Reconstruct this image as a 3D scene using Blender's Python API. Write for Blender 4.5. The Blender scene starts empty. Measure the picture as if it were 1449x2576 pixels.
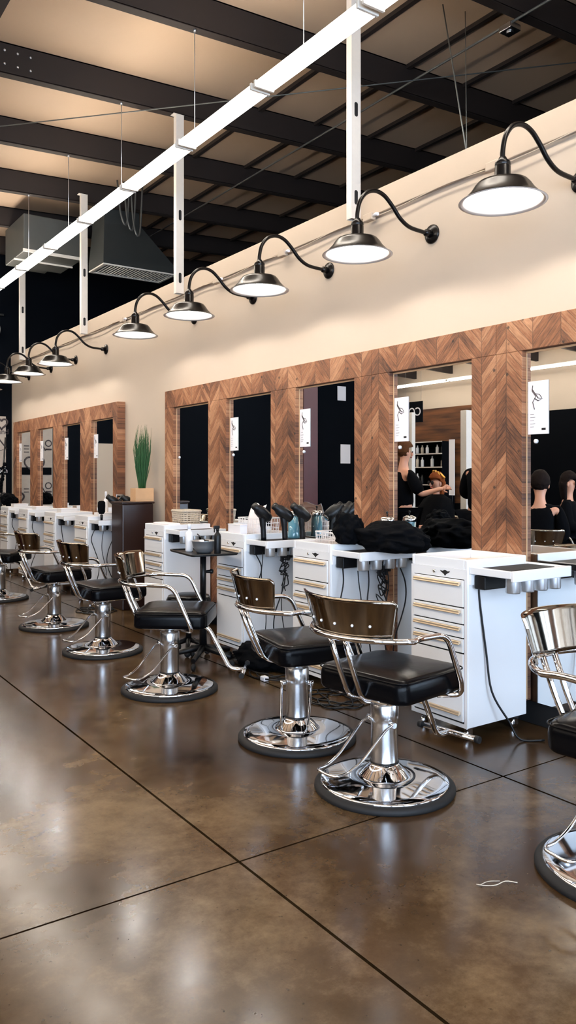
import bpy, bmesh, math, random
from mathutils import Vector, Matrix
PI = math.pi
random.seed(7)
S = bpy.context.scene
COL = S.collection

# ------------------------------------------------------------------ camera
YAW = math.radians(34.6)
CAM_H = 1.343
FPX = 1981.0
cam_d = bpy.data.cameras.new('camera')
cam = bpy.data.objects.new('camera', cam_d); COL.objects.link(cam)
cam.location = (0, 0, CAM_H)
cam.rotation_euler = (PI/2, 0, -YAW)
cam_d.sensor_fit = 'VERTICAL'; cam_d.sensor_height = 36.0
cam_d.lens = FPX/2576*36.0
cam_d.shift_y = -88/2576
cam_d.clip_start = 0.05; cam_d.clip_end = 200
S.camera = cam

# ------------------------------------------------------------------ world and exposure
w = bpy.data.worlds.new('daylight'); S.world = w; w.use_nodes = True
bg = w.node_tree.nodes['Background']
bg.inputs[0].default_value = (0.62, 0.78, 1.0, 1); bg.inputs[1].default_value = 11.5
S.view_settings.view_transform = 'Standard'
S.view_settings.look = 'None'
S.view_settings.exposure = 0.6
S.view_settings.gamma = 1.0
S.view_settings.use_curve_mapping = False
TUBE_POWER = 26.0
BULB_POWER = 330.0
S.cycles.use_denoising = True
S.cycles.max_bounces = 10
S.cycles.glossy_bounces = 6
S.cycles.diffuse_bounces = 4
S.cycles.transparent_max_bounces = 12
S.cycles.caustics_reflective = False
S.cycles.caustics_refractive = False
S.cycles.sample_clamp_indirect = 6.0

# ------------------------------------------------------------------ materials
def srgb(r, g, b):
    f = lambda c: (c/255)/12.92 if c/255 <= 0.04045 else (((c/255)+0.055)/1.055)**2.4
    return (f(r), f(g), f(b), 1)
def new_mat(name):
    m = bpy.data.materials.new(name); m.use_nodes = True
    nt = m.node_tree
    return m, nt, nt.nodes['Principled BSDF']
def pmat(name, col, rough=0.5, metal=0.0, noise=0.06, scale=12.0, bump=0.0, spec=0.5, coat=0.0):
    """a procedural surface: colour broken up by noise, optional bump"""
    m, nt, b = new_mat(name)
    N, L = nt.nodes, nt.links
    tc = N.new('ShaderNodeTexCoord'); nz = N.new('ShaderNodeTexNoise'); nz.inputs['Scale'].default_value = scale
    nz.inputs['Detail'].default_value = 4
    L.new(tc.outputs['Object'], nz.inputs['Vector'])
    mx = N.new('ShaderNodeMix'); mx.data_type = 'RGBA'
    mx.inputs[6].default_value = tuple(c*(1-noise) for c in col[:3])+(1,)
    mx.inputs[7].default_value = tuple(min(1, c*(1+noise)) for c in col[:3])+(1,)
    L.new(nz.outputs[0], mx.inputs[0]); L.new(mx.outputs[2], b.inputs['Base Color'])
    b.inputs['Roughness'].default_value = rough; b.inputs['Metallic'].default_value = metal
    b.inputs['Specular IOR Level'].default_value = spec
    b.inputs['Coat Weight'].default_value = coat
    if bump:
        bp = N.new('ShaderNodeBump'); bp.inputs['Strength'].default_value = bump; bp.inputs['Distance'].default_value = 0.01
        L.new(nz.outputs[0], bp.inputs['Height']); L.new(bp.outputs[0], b.inputs['Normal'])
    return m
def emat(name, col, strength):
    m, nt, b = new_mat(name)
    b.inputs['Emission Color'].default_value = col; b.inputs['Emission Strength'].default_value = strength
    b.inputs['Base Color'].default_value = (0.8, 0.8, 0.8, 1)
    return m
M = {}
M['wall'] = pmat('cream_paint', srgb(188, 173, 156), 0.75, noise=0.03, scale=2.0)
M['band'] = pmat('pale_paint', srgb(182, 166, 148), 0.7, noise=0.02)
M['black_wall'] = pmat('black_paint', srgb(7, 9, 13), 0.9, noise=0.1, scale=1.5, spec=0.05)
M['navy'] = pmat('navy_paint', srgb(8, 12, 18), 0.85, noise=0.08, scale=1.0, spec=0.05)
M['ceil'] = pmat('ceiling_insulation', srgb(192, 168, 144), 0.6, noise=0.10, scale=1.1, bump=0.25)
M['steel_dark'] = pmat('dark_brown_steel', srgb(28, 19, 16), 0.7, noise=0.25, scale=3.0)
M['white'] = pmat('white_enamel', srgb(240, 241, 243), 0.35, noise=0.01, coat=0.1)
M['stud'] = pmat('galvanised_steel', srgb(214, 208, 200), 0.5, metal=0.15, noise=0.05, scale=30)
M['tray'] = pmat('beige_tray', srgb(216, 196, 174), 0.5, noise=0.03)
M['brass'] = pmat('pale_gold_pull', srgb(212, 190, 160), 0.3, metal=0.5, noise=0.03)
M['gap'] = pmat('dark_gap', srgb(14, 14, 16), 0.7, noise=0.1)
M['chrome'] = pmat('chrome', srgb(228, 228, 230), 0.06, metal=1.0, noise=0.01)
M['brushed'] = pmat('brushed_steel', srgb(205, 206, 208), 0.24, metal=1.0, noise=0.04, scale=40)
M['alu'] = pmat('cup_steel', srgb(205, 208, 212), 0.32, metal=0.85, noise=0.04)
M['vinyl'] = pmat('black_vinyl', srgb(7, 7, 9), 0.24, noise=0.15, scale=60, bump=0.03, spec=0.1)
M['rubber'] = pmat('black_rubber', srgb(8, 9, 12), 0.7, noise=0.15, scale=30, bump=0.05)
M['plastic'] = pmat('black_plastic', srgb(9, 10, 13), 0.4, noise=0.1, spec=0.3)
M['cloth'] = pmat('black_cloth', srgb(7, 8, 11), 0.9, noise=0.3, scale=25, bump=0.3, spec=0.05)
M['lampblack'] = pmat('lamp_black_enamel', srgb(14, 12, 12), 0.26, noise=0.1, coat=0.0, spec=0.3)
M['shade_in'] = pmat('lamp_white_enamel', srgb(245, 243, 238), 0.4, noise=0.01)
M['paper'] = pmat('white_paper', srgb(236, 234, 238), 0.7, noise=0.015)
M['ink'] = pmat('ink', srgb(60, 52, 54), 0.7, noise=0.2, scale=60)
M['pink'] = pmat('pink_print', srgb(222, 186, 184), 0.7, noise=0.1)
M['bottle_blue'] = pmat('blue_liquid', srgb(96, 150, 168), 0.12, noise=0.25, scale=20, coat=0.5)
M['bottle_white'] = pmat('white_bottle_plastic', srgb(235, 235, 238), 0.3, noise=0.02)
M['wicker'] = pmat('pale_wicker', srgb(190, 178, 160), 0.7, noise=0.3, scale=60)
M['pot'] = pmat('light_wood_box', srgb(206, 164, 122), 0.6, noise=0.14, scale=9)
M['grass'] = pmat('green_blades', srgb(38, 84, 42), 0.6, noise=0.5, scale=14)
M['mahog'] = pmat('dark_brown_wood', srgb(36, 18, 14), 0.35, noise=0.35, scale=4)
M['duct'] = pmat('duct_metal', srgb(92, 94, 92), 0.45, metal=0.4, noise=0.15, scale=4)
M['duct_dark'] = pmat('painted_duct', srgb(40, 44, 44), 0.6, noise=0.12, scale=4)
M['red'] = pmat('dark_red_steel', srgb(72, 18, 20), 0.5, noise=0.15)
M['board'] = pmat('chalky_grey_panel', srgb(168, 158, 148), 0.8, noise=0.12, scale=18)
M['skin'] = pmat('skin', srgb(205, 150, 124), 0.5, noise=0.05)
M['hair_brown'] = pmat('brown_hair', srgb(84, 52, 30), 0.85, noise=0.3, scale=40, bump=0.6, spec=0.1)
M['hair_red'] = pmat('auburn_hair', srgb(120, 62, 30), 0.85, noise=0.35, scale=40, bump=0.6, spec=0.1)
M['hair_dark'] = pmat('dark_hair', srgb(26, 18, 16), 0.85, noise=0.3, scale=40, bump=0.6, spec=0.1)
M['lips'] = pmat('lips', srgb(160, 62, 58), 0.4)
M['gold'] = pmat('gold_foil', srgb(190, 140, 60), 0.3, metal=0.6)
M['tube'] = emat('lit_tube', (1.0, 0.90, 0.78, 1), TUBE_POWER)
M['bulb'] = emat('lit_bulb', (1.0, 0.94, 0.86, 1), BULB_POWER)
M['porcelain'] = pmat('fixture_white', srgb(228, 224, 216), 0.5, noise=0.02)

def mirror_mat():
    m, nt, b = new_mat('mirror_silver')
    nz = nt.nodes.new('ShaderNodeTexNoise'); nz.inputs['Scale'].default_value = 3
    r = nt.nodes.new('ShaderNodeMapRange'); r.inputs[3].default_value = 0.0; r.inputs[4].default_value = 0.012
    nt.links.new(nz.outputs[0], r.inputs[0]); nt.links.new(r.outputs[0], b.inputs['Roughness'])
    b.inputs['Base Color'].default_value = (0.86, 0.89, 0.9, 1); b.inputs['Metallic'].default_value = 1
    return m
M['mirror'] = mirror_mat()

def glass_mat():
    m = bpy.data.materials.new('window_glass'); m.use_nodes = True
    nt = m.node_tree; nt.nodes.clear()
    o = nt.nodes.new('ShaderNodeOutputMaterial'); t = nt.nodes.new('ShaderNodeBsdfTransparent')
    g = nt.nodes.new('ShaderNodeBsdfGlossy'); g.inputs['Roughness'].default_value = 0.0
    f = nt.nodes.new('ShaderNodeFresnel'); f.inputs[0].default_value = 1.45
    mx = nt.nodes.new('ShaderNodeMixShader')
    k = nt.nodes.new('ShaderNodeMath'); k.operation = 'MULTIPLY'; k.inputs[1].default_value = 0.15
    nt.links.new(f.outputs[0], k.inputs[0]); nt.links.new(k.outputs[0], mx.inputs[0]); nt.links.new(t.outputs[0], mx.inputs[1]); nt.links.new(g.outputs[0], mx.inputs[2])
    nt.links.new(mx.outputs[0], o.inputs[0])
    return m
M['glass'] = glass_mat()

def chevron_mat():
    m, nt, b = new_mat('chevron_reclaimed_wood')
    N, L = nt.nodes, nt.links
    geo = N.new('ShaderNodeNewGeometry'); sep = N.new('ShaderNodeSeparateXYZ'); L.new(geo.outputs['Position'], sep.inputs[0])
    def math_(op, a, b_=None, clamp=False):
        n = N.new('ShaderNodeMath'); n.operation = op; n.use_clamp = clamp
        for i, v in enumerate((a, b_)):
            if v is None: continue
            if isinstance(v, (int, float)): n.inputs[i].default_value = v
            else: L.new(v, n.inputs[i])
        return n.outputs[0]
    CW = 0.1767
    a = math_('DIVIDE', math_('SUBTRACT', sep.outputs['Y'], 3.95), CW)
    colid = math_('FLOOR', a)
    tri = math_('PINGPONG', a, 1.0)
    z2 = math_('ADD', sep.outputs['Z'], math_('MULTIPLY', tri, CW*1.05))
    bb = math_('DIVIDE', z2, 0.062)
    bid = math_('FLOOR', bb)
    fr = math_('FRACT', bb)
    cmb = N.new('ShaderNodeCombineXYZ'); L.new(colid, cmb.inputs[0]); L.new(bid, cmb.inputs[1])
    wn = N.new('ShaderNodeTexWhiteNoise'); wn.noise_dimensions = '3D'; L.new(cmb.outputs[0], wn.inputs['Vector'])
    # grain runs along each board
    alongz = math_('SUBTRACT', sep.outputs['Z'], math_('MULTIPLY', tri, CW*1.0))
    g = N.new('ShaderNodeCombineXYZ'); L.new(math_('MULTIPLY', bb, 1.6), g.inputs[0]); L.new(math_('MULTIPLY', alongz, 3.0), g.inputs[1]); L.new(math_('MULTIPLY', wn.outputs[0], 30), g.inputs[2])
    gn = N.new('ShaderNodeTexNoise'); gn.inputs['Scale'].default_value = 3.4; gn.inputs['Detail'].default_value = 7; gn.inputs['Roughness'].default_value = 0.65
    L.new(g.outputs[0], gn.inputs['Vector'])
    big = N.new('ShaderNodeTexNoise'); big.inputs['Scale'].default_value = 2.3; big.inputs['Detail'].default_value = 3
    L.new(geo.outputs['Position'], big.inputs['Vector'])
    v = math_('ADD', math_('MULTIPLY', wn.outputs[0], 0.26), math_('MULTIPLY', gn.outputs[0], 0.70))
    v = math_('ADD', v, math_('MULTIPLY', math_('SUBTRACT', big.outputs[0], 0.5), 0.8))
    ramp = N.new('ShaderNodeValToRGB')
    ramp.color_ramp.elements[0].position = 0.20; ramp.color_ramp.elements[0].color = srgb(62, 34, 21)
    ramp.color_ramp.elements[1].position = 0.82; ramp.color_ramp.elements[1].color = srgb(190, 142, 106)
    e = ramp.color_ramp.elements.new(0.48); e.color = srgb(134, 86, 56)
    L.new(v, ramp.inputs[0])
    # knots
    vo = N.new('ShaderNodeTexVoronoi'); vo.inputs['Scale'].default_value = 8.5; L.new(geo.outputs['Position'], vo.inputs['Vector'])
    kn = N.new('ShaderNodeMapRange'); kn.inputs[1].default_value = 0.05; kn.inputs[2].default_value = 0.11; kn.inputs[3].default_value = 0.18; kn.inputs[4].default_value = 1.0
    L.new(vo.outputs['Distance'], kn.inputs[0])
    # joints between boards and columns
    e1 = math_('MINIMUM', fr, math_('SUBTRACT', 1.0, fr))
    fa = math_('FRACT', a); e2 = math_('MULTIPLY', math_('MINIMUM', fa, math_('SUBTRACT', 1.0, fa)), 2.8)
    ed = math_('MINIMUM', e1, e2)
    gr = N.new('ShaderNodeMapRange'); gr.inputs[1].default_value = 0.0; gr.inputs[2].default_value = 0.07; gr.inputs[3].default_value = 0.45; gr.inputs[4].default_value = 1.0
    L.new(ed, gr.inputs[0])
    k2 = math_('MULTIPLY', kn.outputs[0], gr.outputs[0])
    mul = N.new('ShaderNodeVectorMath'); mul.operation = 'SCALE'
    L.new(ramp.outputs[0], mul.inputs[0]); L.new(k2, mul.inputs['Scale']); L.new(mul.outputs[0], b.inputs['Base Color'])
    b.inputs['Roughness'].default_value = 0.65
    bp = N.new('ShaderNodeBump'); bp.inputs['Strength'].default_value = 0.5; bp.inputs['Distance'].default_value = 0.004
    L.new(math_('ADD', gr.outputs[0], math_('MULTIPLY', wn.outputs[0], 0.6)), bp.inputs['Height']); L.new(bp.outputs[0], b.inputs['Normal'])
    return m
M['chevron'] = chevron_mat()

def plank_mat():
    m, nt, b = new_mat('plank_cladding')
    N, L = nt.nodes, nt.links
    tc = N.new('ShaderNodeTexCoord'); mp = N.new('ShaderNodeMapping'); mp.inputs['Scale'].default_value = (1, 0.5, 6)
    L.new(tc.outputs['Object'], mp.inputs[0])
    nz = N.new('ShaderNodeTexNoise'); nz.inputs['Scale'].default_value = 1.6; nz.inputs['Detail'].default_value = 5; L.new(mp.outputs[0], nz.inputs['Vector'])
    r = N.new('ShaderNodeValToRGB'); r.color_ramp.elements[0].position = 0.35; r.color_ramp.elements[0].color = srgb(46, 26, 18)
    r.color_ramp.elements[1].position = 0.65; r.color_ramp.elements[1].color = srgb(140, 88, 50)
    L.new(nz.outputs[0], r.inputs[0]); L.new(r.outputs[0], b.inputs['Base Color']); b.inputs['Roughness'].default_value = 0.6
    return m
M['planks'] = plank_mat()

def floor_mat():
    m, nt, b = new_mat('polished_stained_concrete')
    N, L = nt.nodes, nt.links
    tc = N.new('ShaderNodeTexCoord')
    n1 = N.new('ShaderNodeTexNoise'); n1.inputs['Scale'].default_value = 1.1; n1.inputs['Detail'].default_value = 6; n1.inputs['Roughness'].default_value = 0.6; n1.inputs['Distortion'].default_value = 0.6
    n2 = N.new('ShaderNodeTexNoise'); n2.inputs['Scale'].default_value = 7; n2.inputs['Detail'].default_value = 12; n2.inputs['Roughness'].default_value = 0.78
    n3 = N.new('ShaderNodeTexNoise'); n3.inputs['Scale'].default_value = 45; n3.inputs['Detail'].default_value = 4
    for n in (n1, n2, n3): L.new(tc.outputs['Object'], n.inputs['Vector'])
    def mth(op, a, c):
        n = N.new('ShaderNodeMath'); n.operation = op
        for i, v in enumerate((a, c)):
            if isinstance(v, (int, float)): n.inputs[i].default_value = v
            else: L.new(v, n.inputs[i])
        return n.outputs[0]
    v = mth('ADD', mth('MULTIPLY', n1.outputs[0], 0.66), mth('MULTIPLY', n2.outputs[0], 0.34))
    r = N.new('ShaderNodeValToRGB')
    r.color_ramp.elements[0].position = 0.34; r.color_ramp.elements[0].color = srgb(42, 28, 16)
    r.color_ramp.elements[1].position = 0.68; r.color_ramp.elements[1].color = srgb(116, 96, 68)
    e = r.color_ramp.elements.new(0.5); e.color = srgb(70, 52, 33)
    L.new(v, r.inputs[0])
    sp = N.new('ShaderNodeMapRange'); sp.inputs[1].default_value = 0.27; sp.inputs[2].default_value = 0.33; sp.inputs[3].default_value = 0.55; sp.inputs[4].default_value = 1
    L.new(n3.outputs[0], sp.inputs[0])
    # saw-cut joints
    sep = N.new('ShaderNodeSeparateXYZ'); L.new(tc.outputs['Object'], sep.inputs[0])
    k = None
    for ax, c, hw in (('X', 1.42, 0.0055), ('Y', 2.36, 0.0042), ('X', 2.80, 0.006), ('X', 0.04, 0.004), ('X', -1.34, 0.004), ('Y', 8.4, 0.004), ('Y', -1.5, 0.004), ('X', -4.1, 0.004)):
        d = mth('ABSOLUTE', mth('SUBTRACT', sep.outputs[ax], c), 0)
        s = mth('GREATER_THAN', d, hw)
        k = s if k is None else mth('MULTIPLY', k, s)
    # worn stain band beside the joint nearest the stations
    d = mth('ABSOLUTE', mth('SUBTRACT', sep.outputs['X'], 2.80), 0)
    st = N.new('ShaderNodeMapRange'); st.inputs[1].default_value = 0.0; st.inputs[2].default_value = 0.05; st.inputs[3].default_value = 0.5; st.inputs[4].default_value = 1
    L.new(d, st.inputs[0])
    kk = mth('MULTIPLY', mth('ADD', mth('MULTIPLY', k, 0.85), 0.15), mth('MULTIPLY', st.outputs[0], sp.outputs[0]))
    mul = N.new('ShaderNodeVectorMath'); mul.operation = 'SCALE'
    L.new(r.outputs[0], mul.inputs[0]); L.new(kk, mul.inputs['Scale']); L.new(mul.outputs[0], b.inputs['Base Color'])
    rr = N.new('ShaderNodeMapRange'); rr.inputs[1].default_value = 0.3; rr.inputs[2].default_value = 0.7; rr.inputs[3].default_value = 0.15; rr.inputs[4].default_value = 0.24
    L.new(n2.outputs[0], rr.inputs[0]); L.new(rr.outputs[0], b.inputs['Roughness'])
    L.new(mth('MULTIPLY', k, 0.40), b.inputs['Specular IOR Level'])
    bp = N.new('ShaderNodeBump'); bp.inputs['Strength'].default_value = 0.05; bp.inputs['Distance'].default_value = 0.003
    L.new(n1.outputs[0], bp.inputs['Height']); L.new(bp.outputs[0], b.inputs['Normal'])
    return m
M['floor'] = floor_mat()

# ------------------------------------------------------------------ mesh helpers
class MB:
    def __init__(s): s.bm = bmesh.new(); s.mi = 0
    def _new(s, fs):
        for f in fs: f.material_index = s.mi
    def box(s, x0, x1, y0, y1, z0, z1, bev=0.0, seg=2):
        t = bmesh.new()
        v = [t.verts.new((x, y, z)) for z in (z0, z1) for y in (y0, y1) for x in (x0, x1)]
        for q in ((0, 2, 3, 1), (4, 5, 7, 6), (0, 1, 5, 4), (2, 6, 7, 3), (0, 4, 6, 2), (1, 3, 7, 5)): t.faces.new([v[i] for i in q])
        if bev: bmesh.ops.bevel(t, geom=t.edges[:], offset=bev, segments=seg, affect='EDGES', profile=0.5)
        s.merge(t); return s
    def merge(s, t, mat=None):
        if mat is not None: t.transform(mat)
        mp = {v: s.bm.verts.new(v.co) for v in t.verts}
        for f in t.faces:
            try: nf = s.bm.faces.new([mp[v] for v in f.verts]); nf.material_index = s.mi; nf.smooth = f.smooth
            except ValueError: pass
        t.free(); return s
    def poly_prism(s, pts, h0, h1, mat=None):
        """pts in xy, extruded in z"""
        t = bmesh.new(); n = len(pts)
        a = [t.verts.new((p[0], p[1], h0)) for p in pts]; b = [t.verts.new((p[0], p[1], h1)) for p in pts]
        t.faces.new(a[::-1]); t.faces.new(b)
        for i in range(n): t.faces.new((a[i], a[(i+1) % n], b[(i+1) % n], b[i]))
        s.merge(t, mat); return s
    def lathe(s, prof, cx=0, cy=0, cz=0, n=32, smooth=True, mat=None):
        """prof: list of (r, z); open ends with r=0 get a cap point"""
        t = bmesh.new(); rings = []
        for r, z in prof:
            if r < 1e-6: rings.append([t.verts.new((0, 0, z))])
            else: rings.append([t.verts.new((r*math.cos(2*PI*i/n), r*math.sin(2*PI*i/n), z)) for i in range(n)])
        for A, B in zip(rings, rings[1:]):
            if len(A) == 1 and len(B) == 1: continue
            for i in range(n):
                j = (i+1) % n
                if len(A) == 1: f = t.faces.new((A[0], B[j], B[i]))
                elif len(B) == 1: f = t.faces.new((A[i], A[j], B[0]))
                else: f = t.faces.new((A[i], A[j], B[j], B[i]))
                f.smooth = smooth
        bmesh.ops.recalc_face_normals(t, faces=t.faces[:])
        s.merge(t, mat if mat is not None else Matrix.Translation((cx, cy, cz))); return s
    def tube(s, pts, r, n=10, closed=False, smooth=True):
        t = bmesh.new(); P = [Vector(p) for p in pts]; m = len(P)
        R = r if isinstance(r, (list, tuple)) else [r]*m
        tang = []
        for i in range(m):
            if closed: d = P[(i+1) % m]-P[i-1]
            else: d = (P[min(i+1, m-1)]-P[max(i-1, 0)])
            tang.append(d.normalized() if d.length > 1e-9 else Vector((0, 0, 1)))
        up = Vector((0, 0, 1)) if abs(tang[0].z) < 0.9 else Vector((1, 0, 0))
        nrm = (up-tang[0]*up.dot(tang[0])).normalized(); rings = []
        for i in range(m):
            if i:
                nrm = nrm-tang[i]*nrm.dot(tang[i])
                nrm = nrm.normalized() if nrm.length > 1e-6 else tang[i].orthogonal().normalized()
            bn = tang[i].cross(nrm)
            rings.append([t.verts.new(P[i]+(nrm*math.cos(2*PI*k/n)+bn*math.sin(2*PI*k/n))*R[i]) for k in range(n)])
        pairs = list(zip(rings, rings[1:]))+([(rings[-1], rings[0])] if closed else [])
        for A, B in pairs:
            for k in range(n):
                f = t.faces.new((A[k], A[(k+1) % n], B[(k+1) % n], B[k])); f.smooth = smooth
        if not closed: t.faces.new(rings[0][::-1]); t.faces.new(rings[-1])
        s.merge(t); return s
    def ball(s, c, r, sx=1, sy=1, sz=1, seg=16, mat=None):
        t = bmesh.new(); bmesh.ops.create_uvsphere(t, u_segments=seg, v_segments=max(6, seg//2+2), radius=r)
        for f in t.faces: f.smooth = True
        m_ = Matrix.Translation(c) @ (mat if mat is not None else Matrix.Identity(4)) @ Matrix.Diagonal((sx, sy, sz, 1))
        s.merge(t, m_); return s
    def slab(s, pts, z0, z1, crown=0.0, rings=4, edge=0.02):
        """cushion: outline pts (xy, ccw) with rounded upper and lower edge, slightly crowned top"""
        t = bmesh.new(); cx = sum(p[0] for p in pts)/len(pts); cy = sum(p[1] for p in pts)/len(pts); n = len(pts)
        lv = []
        for k in range(rings+1):
            a = PI/2*k/rings; lv.append((1-edge*(1-math.sin(a)), z0+edge*(1-math.cos(a))*0.5))
        lv.append((1.0, (z0+z1)/2))
        for k in range(rings+1):
            a = PI/2*k/rings; lv.append((1-edge*2.2*(1-math.cos(a)), z1-edge*(1-math.sin(a))*0.9))
        lv += [(0.75, z1+crown*0.6), (0.4, z1+crown*0.9)]
        R = [[t.verts.new((cx+(p[0]-cx)*f, cy+(p[1]-cy)*f, z)) for p in pts] for f, z in lv]
        for A, B in zip(R, R[1:]):
            for i in range(n):
                f = t.faces.new((A[i], A[(i+1) % n], B[(i+1) % n], B[i])); f.smooth = True
        t.faces.new(R[0][::-1]); c = t.verts.new((cx, cy, z1+crown))
        for i in range(n): f = t.faces.new((R[-1][i], R[-1][(i+1) % n], c)); f.smooth = True
        s.merge(t); return s
    def build(s, name, mats, parent=None, loc=None, rot=None):
        me = bpy.data.meshes.new(name); bmesh.ops.recalc_face_normals(s.bm, faces=s.bm.faces[:]) if False else None
        s.bm.to_mesh(me); s.bm.free()
        for m_ in (mats if isinstance(mats, (list, tuple)) else [mats]): me.materials.append(m_)
        o = bpy.data.objects.new(name, me); COL.objects.link(o)
        if parent is not None: o.parent = parent
        if loc: o.location = loc
        if rot is not None: o.rotation_euler = (0, 0, rot)
        return o
def bend(pts, rad, n=6):
    """polyline with rounded corners"""
    P = [Vector(p) for p in pts]; out = [P[0]]
    R = rad if isinstance(rad, (list, tuple)) else [rad]*(len(P)-2)
    for i in range(1, len(P)-1):
        a, b, c = P[i-1], P[i], P[i+1]
        d1 = (a-b); d2 = (c-b); r = min(R[i-1], d1.length*0.49, d2.length*0.49)
        p0 = b+d1.normalized()*r; p1 = b+d2.normalized()*r
        for k in range(n+1):
            t = k/n; out.append(p0*(1-t)**2+b*2*t*(1-t)+p1*t*t)
    out.append(P[-1]); return out
def smooth_path(pts, n=6):
    """Catmull-Rom through points"""
    P = [Vector(p) for p in pts]; Q = [P[0]*2-P[1]]+P+[P[-1]*2-P[-2]]; out = []
    for i in range(1, len(Q)-2):
        for k in range(n):
            t = k/n; a, b, c, d = Q[i-1], Q[i], Q[i+1], Q[i+2]
            out.append(0.5*((2*b)+(c-a)*t+(2*a-5*b+4*c-d)*t*t+(3*b-a-3*c+d)*t**3))
    out.append(P[-1]); return out
def rrect(w_, d_, r, n=5, cx=0, cy=0):
    out = []
    for (sx, sy, a0) in ((1, 1, 0), (-1, 1, 90), (-1, -1, 180), (1, -1, 270)):
        for k in range(n+1):
            a = math.radians(a0+90*k/n)
            out.append((cx+sx*(w_/2-r)+r*math.cos(a), cy+sy*(d_/2-r)+r*math.sin(a)))
    return out
def thing(name, label, cat, loc=(0, 0, 0), rot=0, group=None):
    o = bpy.data.objects.new(name, None); COL.objects.link(o); o.empty_display_size = 0.1
    o.location = loc; o.rotation_euler = (0, 0, rot); o['label'] = label; o['category'] = cat
    if group: o['group'] = group
    return o
def tag(o, label, cat, group=None, kind=None):
    o['label'] = label; o['category'] = cat
    if group: o['group'] = group
    if kind: o['kind'] = kind
    return o
def struct(o): o['kind'] = 'structure'; return o
def dup(root, loc, rot, label, group=None):
    r = root.copy(); COL.objects.link(r); r.location = loc; r.rotation_euler = (0, 0, rot); r['label'] = label
    if group: r['group'] = group
    for ch in list(root.children):
        c = ch.copy(); COL.objects.link(c); c.parent = r
        for g in list(ch.children):
            d = g.copy(); COL.objects.link(d); d.parent = c
    return r
def text_mesh(name, body, size, mat, M4, parent=None, extrude=0.002, align='LEFT'):
    cu = bpy.data.curves.new(name, 'FONT'); cu.body = body; cu.size = size; cu.extrude = extrude; cu.align_x = align
    tmp = bpy.data.objects.new('text_source', cu); COL.objects.link(tmp)
    dg = bpy.context.evaluated_depsgraph_get()
    me = bpy.data.meshes.new_from_object(tmp.evaluated_get(dg)); bpy.data.objects.remove(tmp)
    me.transform(M4); me.materials.clear(); me.materials.append(mat)
    o = bpy.data.objects.new(name, me); COL.objects.link(o)
    if parent is not None: o.parent = parent
    return o

# ================================================================== structure
WX = 3.55            # face of the station wall
XL, XR, Y0, Y1 = -9.5, 7.6, -4.0, 13.0
YD = 20.0            # the deep part of the room on the far side
WT = 3.285
def zb(x): return 4.876+0.047*(x-3.5)     # underside of the roof beams
BD = 0.27
b = MB(); b.box(XL-0.2, XR+0.2, Y0-0.2, YD+0.2, -0.15, 0); struct(b.build('floor', M['floor']))
# sloped ceiling
b = MB(); t = bmesh.new()
vs = [t.verts.new((x, y, zb(x)+BD+dz)) for dz in (0, 0.1) for y in (Y0-0.2, YD+0.2) for x in (XL-0.2, XR+0.2)]
for q in ((0, 1, 3, 2), (4, 6, 7, 5), (0, 4, 5, 1), (2, 3, 7, 6), (0, 2, 6, 4), (1, 5, 7, 3)): t.faces.new([vs[i] for i in q])
b.merge(t); struct(b.build('ceiling', M['ceil']))
SW0, SW1 = -3.5, 0.72
b = MB(); b.box(WX, WX+0.14, SW1, Y1, 0, WT); b.box(WX, WX+0.14, Y0, SW0, 0, WT); b.box(WX, WX+0.14, SW0, SW1, 0, 0.25); b.box(WX, WX+0.14, SW0, SW1, 3.0, WT); struct(b.build('wall_right', M['wall']))
b = MB(); b.box(WX-0.022, WX, Y0, Y1-0.02, WT-0.155, WT+0.01, 0.004); struct(b.build('trim_1', M['band']))
b = MB(); b.box(WX-0.02, WX, 0.4, Y1, 0, 0.13, 0.003); struct(b.build('baseboard_right', M['rubber']))
b = MB(); b.box(WX+0.14, XR, 0.95, 1.05, 0, 5.33); struct(b.build('wall_daylight_block', M['black_wall']))  # unseen wall added to keep window daylight out of the space past the partition
b = MB(); b.box(XR, XR+0.15, 0.9, YD, 0, 5.6); struct(b.build('wall_outer', M['black_wall']))
b = MB(); b.box(-3.8, XR, Y1, Y1+0.15, 0, 5.5); struct(b.build('wall_back', M['navy']))
b = MB(); b.box(-3.8, -3.65, Y1+0.15, YD, 0, 5.3); struct(b.build('wall_return', M['black_wall']))
b = MB(); b.box(XL, -3.8, YD, YD+0.15, 0, 3.4); b.mi = 1; b.box(XL, -3.8, YD, YD+0.15, 3.4, 5.2); struct(b.build('wall_deep', [M['black_wall'], M['wall']]))
b = MB(); b.box(XL-0.15, XL, Y0, YD, 0, 3.0); b.mi = 1; b.box(XL-0.15, XL, Y0, YD, 3.0, 5.0); struct(b.build('wall_left', [M['black_wall'], M['wall']]))
# window wall behind the camera
WIN = [(-8.6, -5.4), (-5.0, -1.8), (-1.4, 1.0), (1.3, 3.35)]
b = MB()
b.box(XL, XR, Y0-0.15, Y0, 0, 0.25); b.box(XL, XR, Y0-0.15, Y0, 3.1, 5.5)
xs = [XL]+[v for p in WIN for v in p]+[XR]
for i in range(0, len(xs), 2): b.box(xs[i], xs[i+1], Y0-0.15, Y0, 0.25, 3.1)
struct(b.build('wall_front', M['wall']))
f = MB()
for (y0, y1, z0, z1) in ((SW0, SW0+0.06, 0.25, 3.0), (SW1-0.06, SW1, 0.25, 3.0), (-1.42, -1.36, 0.25, 3.0), (SW0+0.06, SW1-0.06, 0.25, 0.32), (SW0+0.06, SW1-0.06, 2.93, 3.0)): f.box(WX+0.03, WX+0.11, y0, y1, z0, z1)
fo = struct(f.build('window_5', M['steel_dark']))
g = MB(); g.box(WX+0.068, WX+0.074, SW0+0.06, SW1-0.06, 0.32, 2.93); g.build('window_pane', M['glass'], fo)
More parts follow.
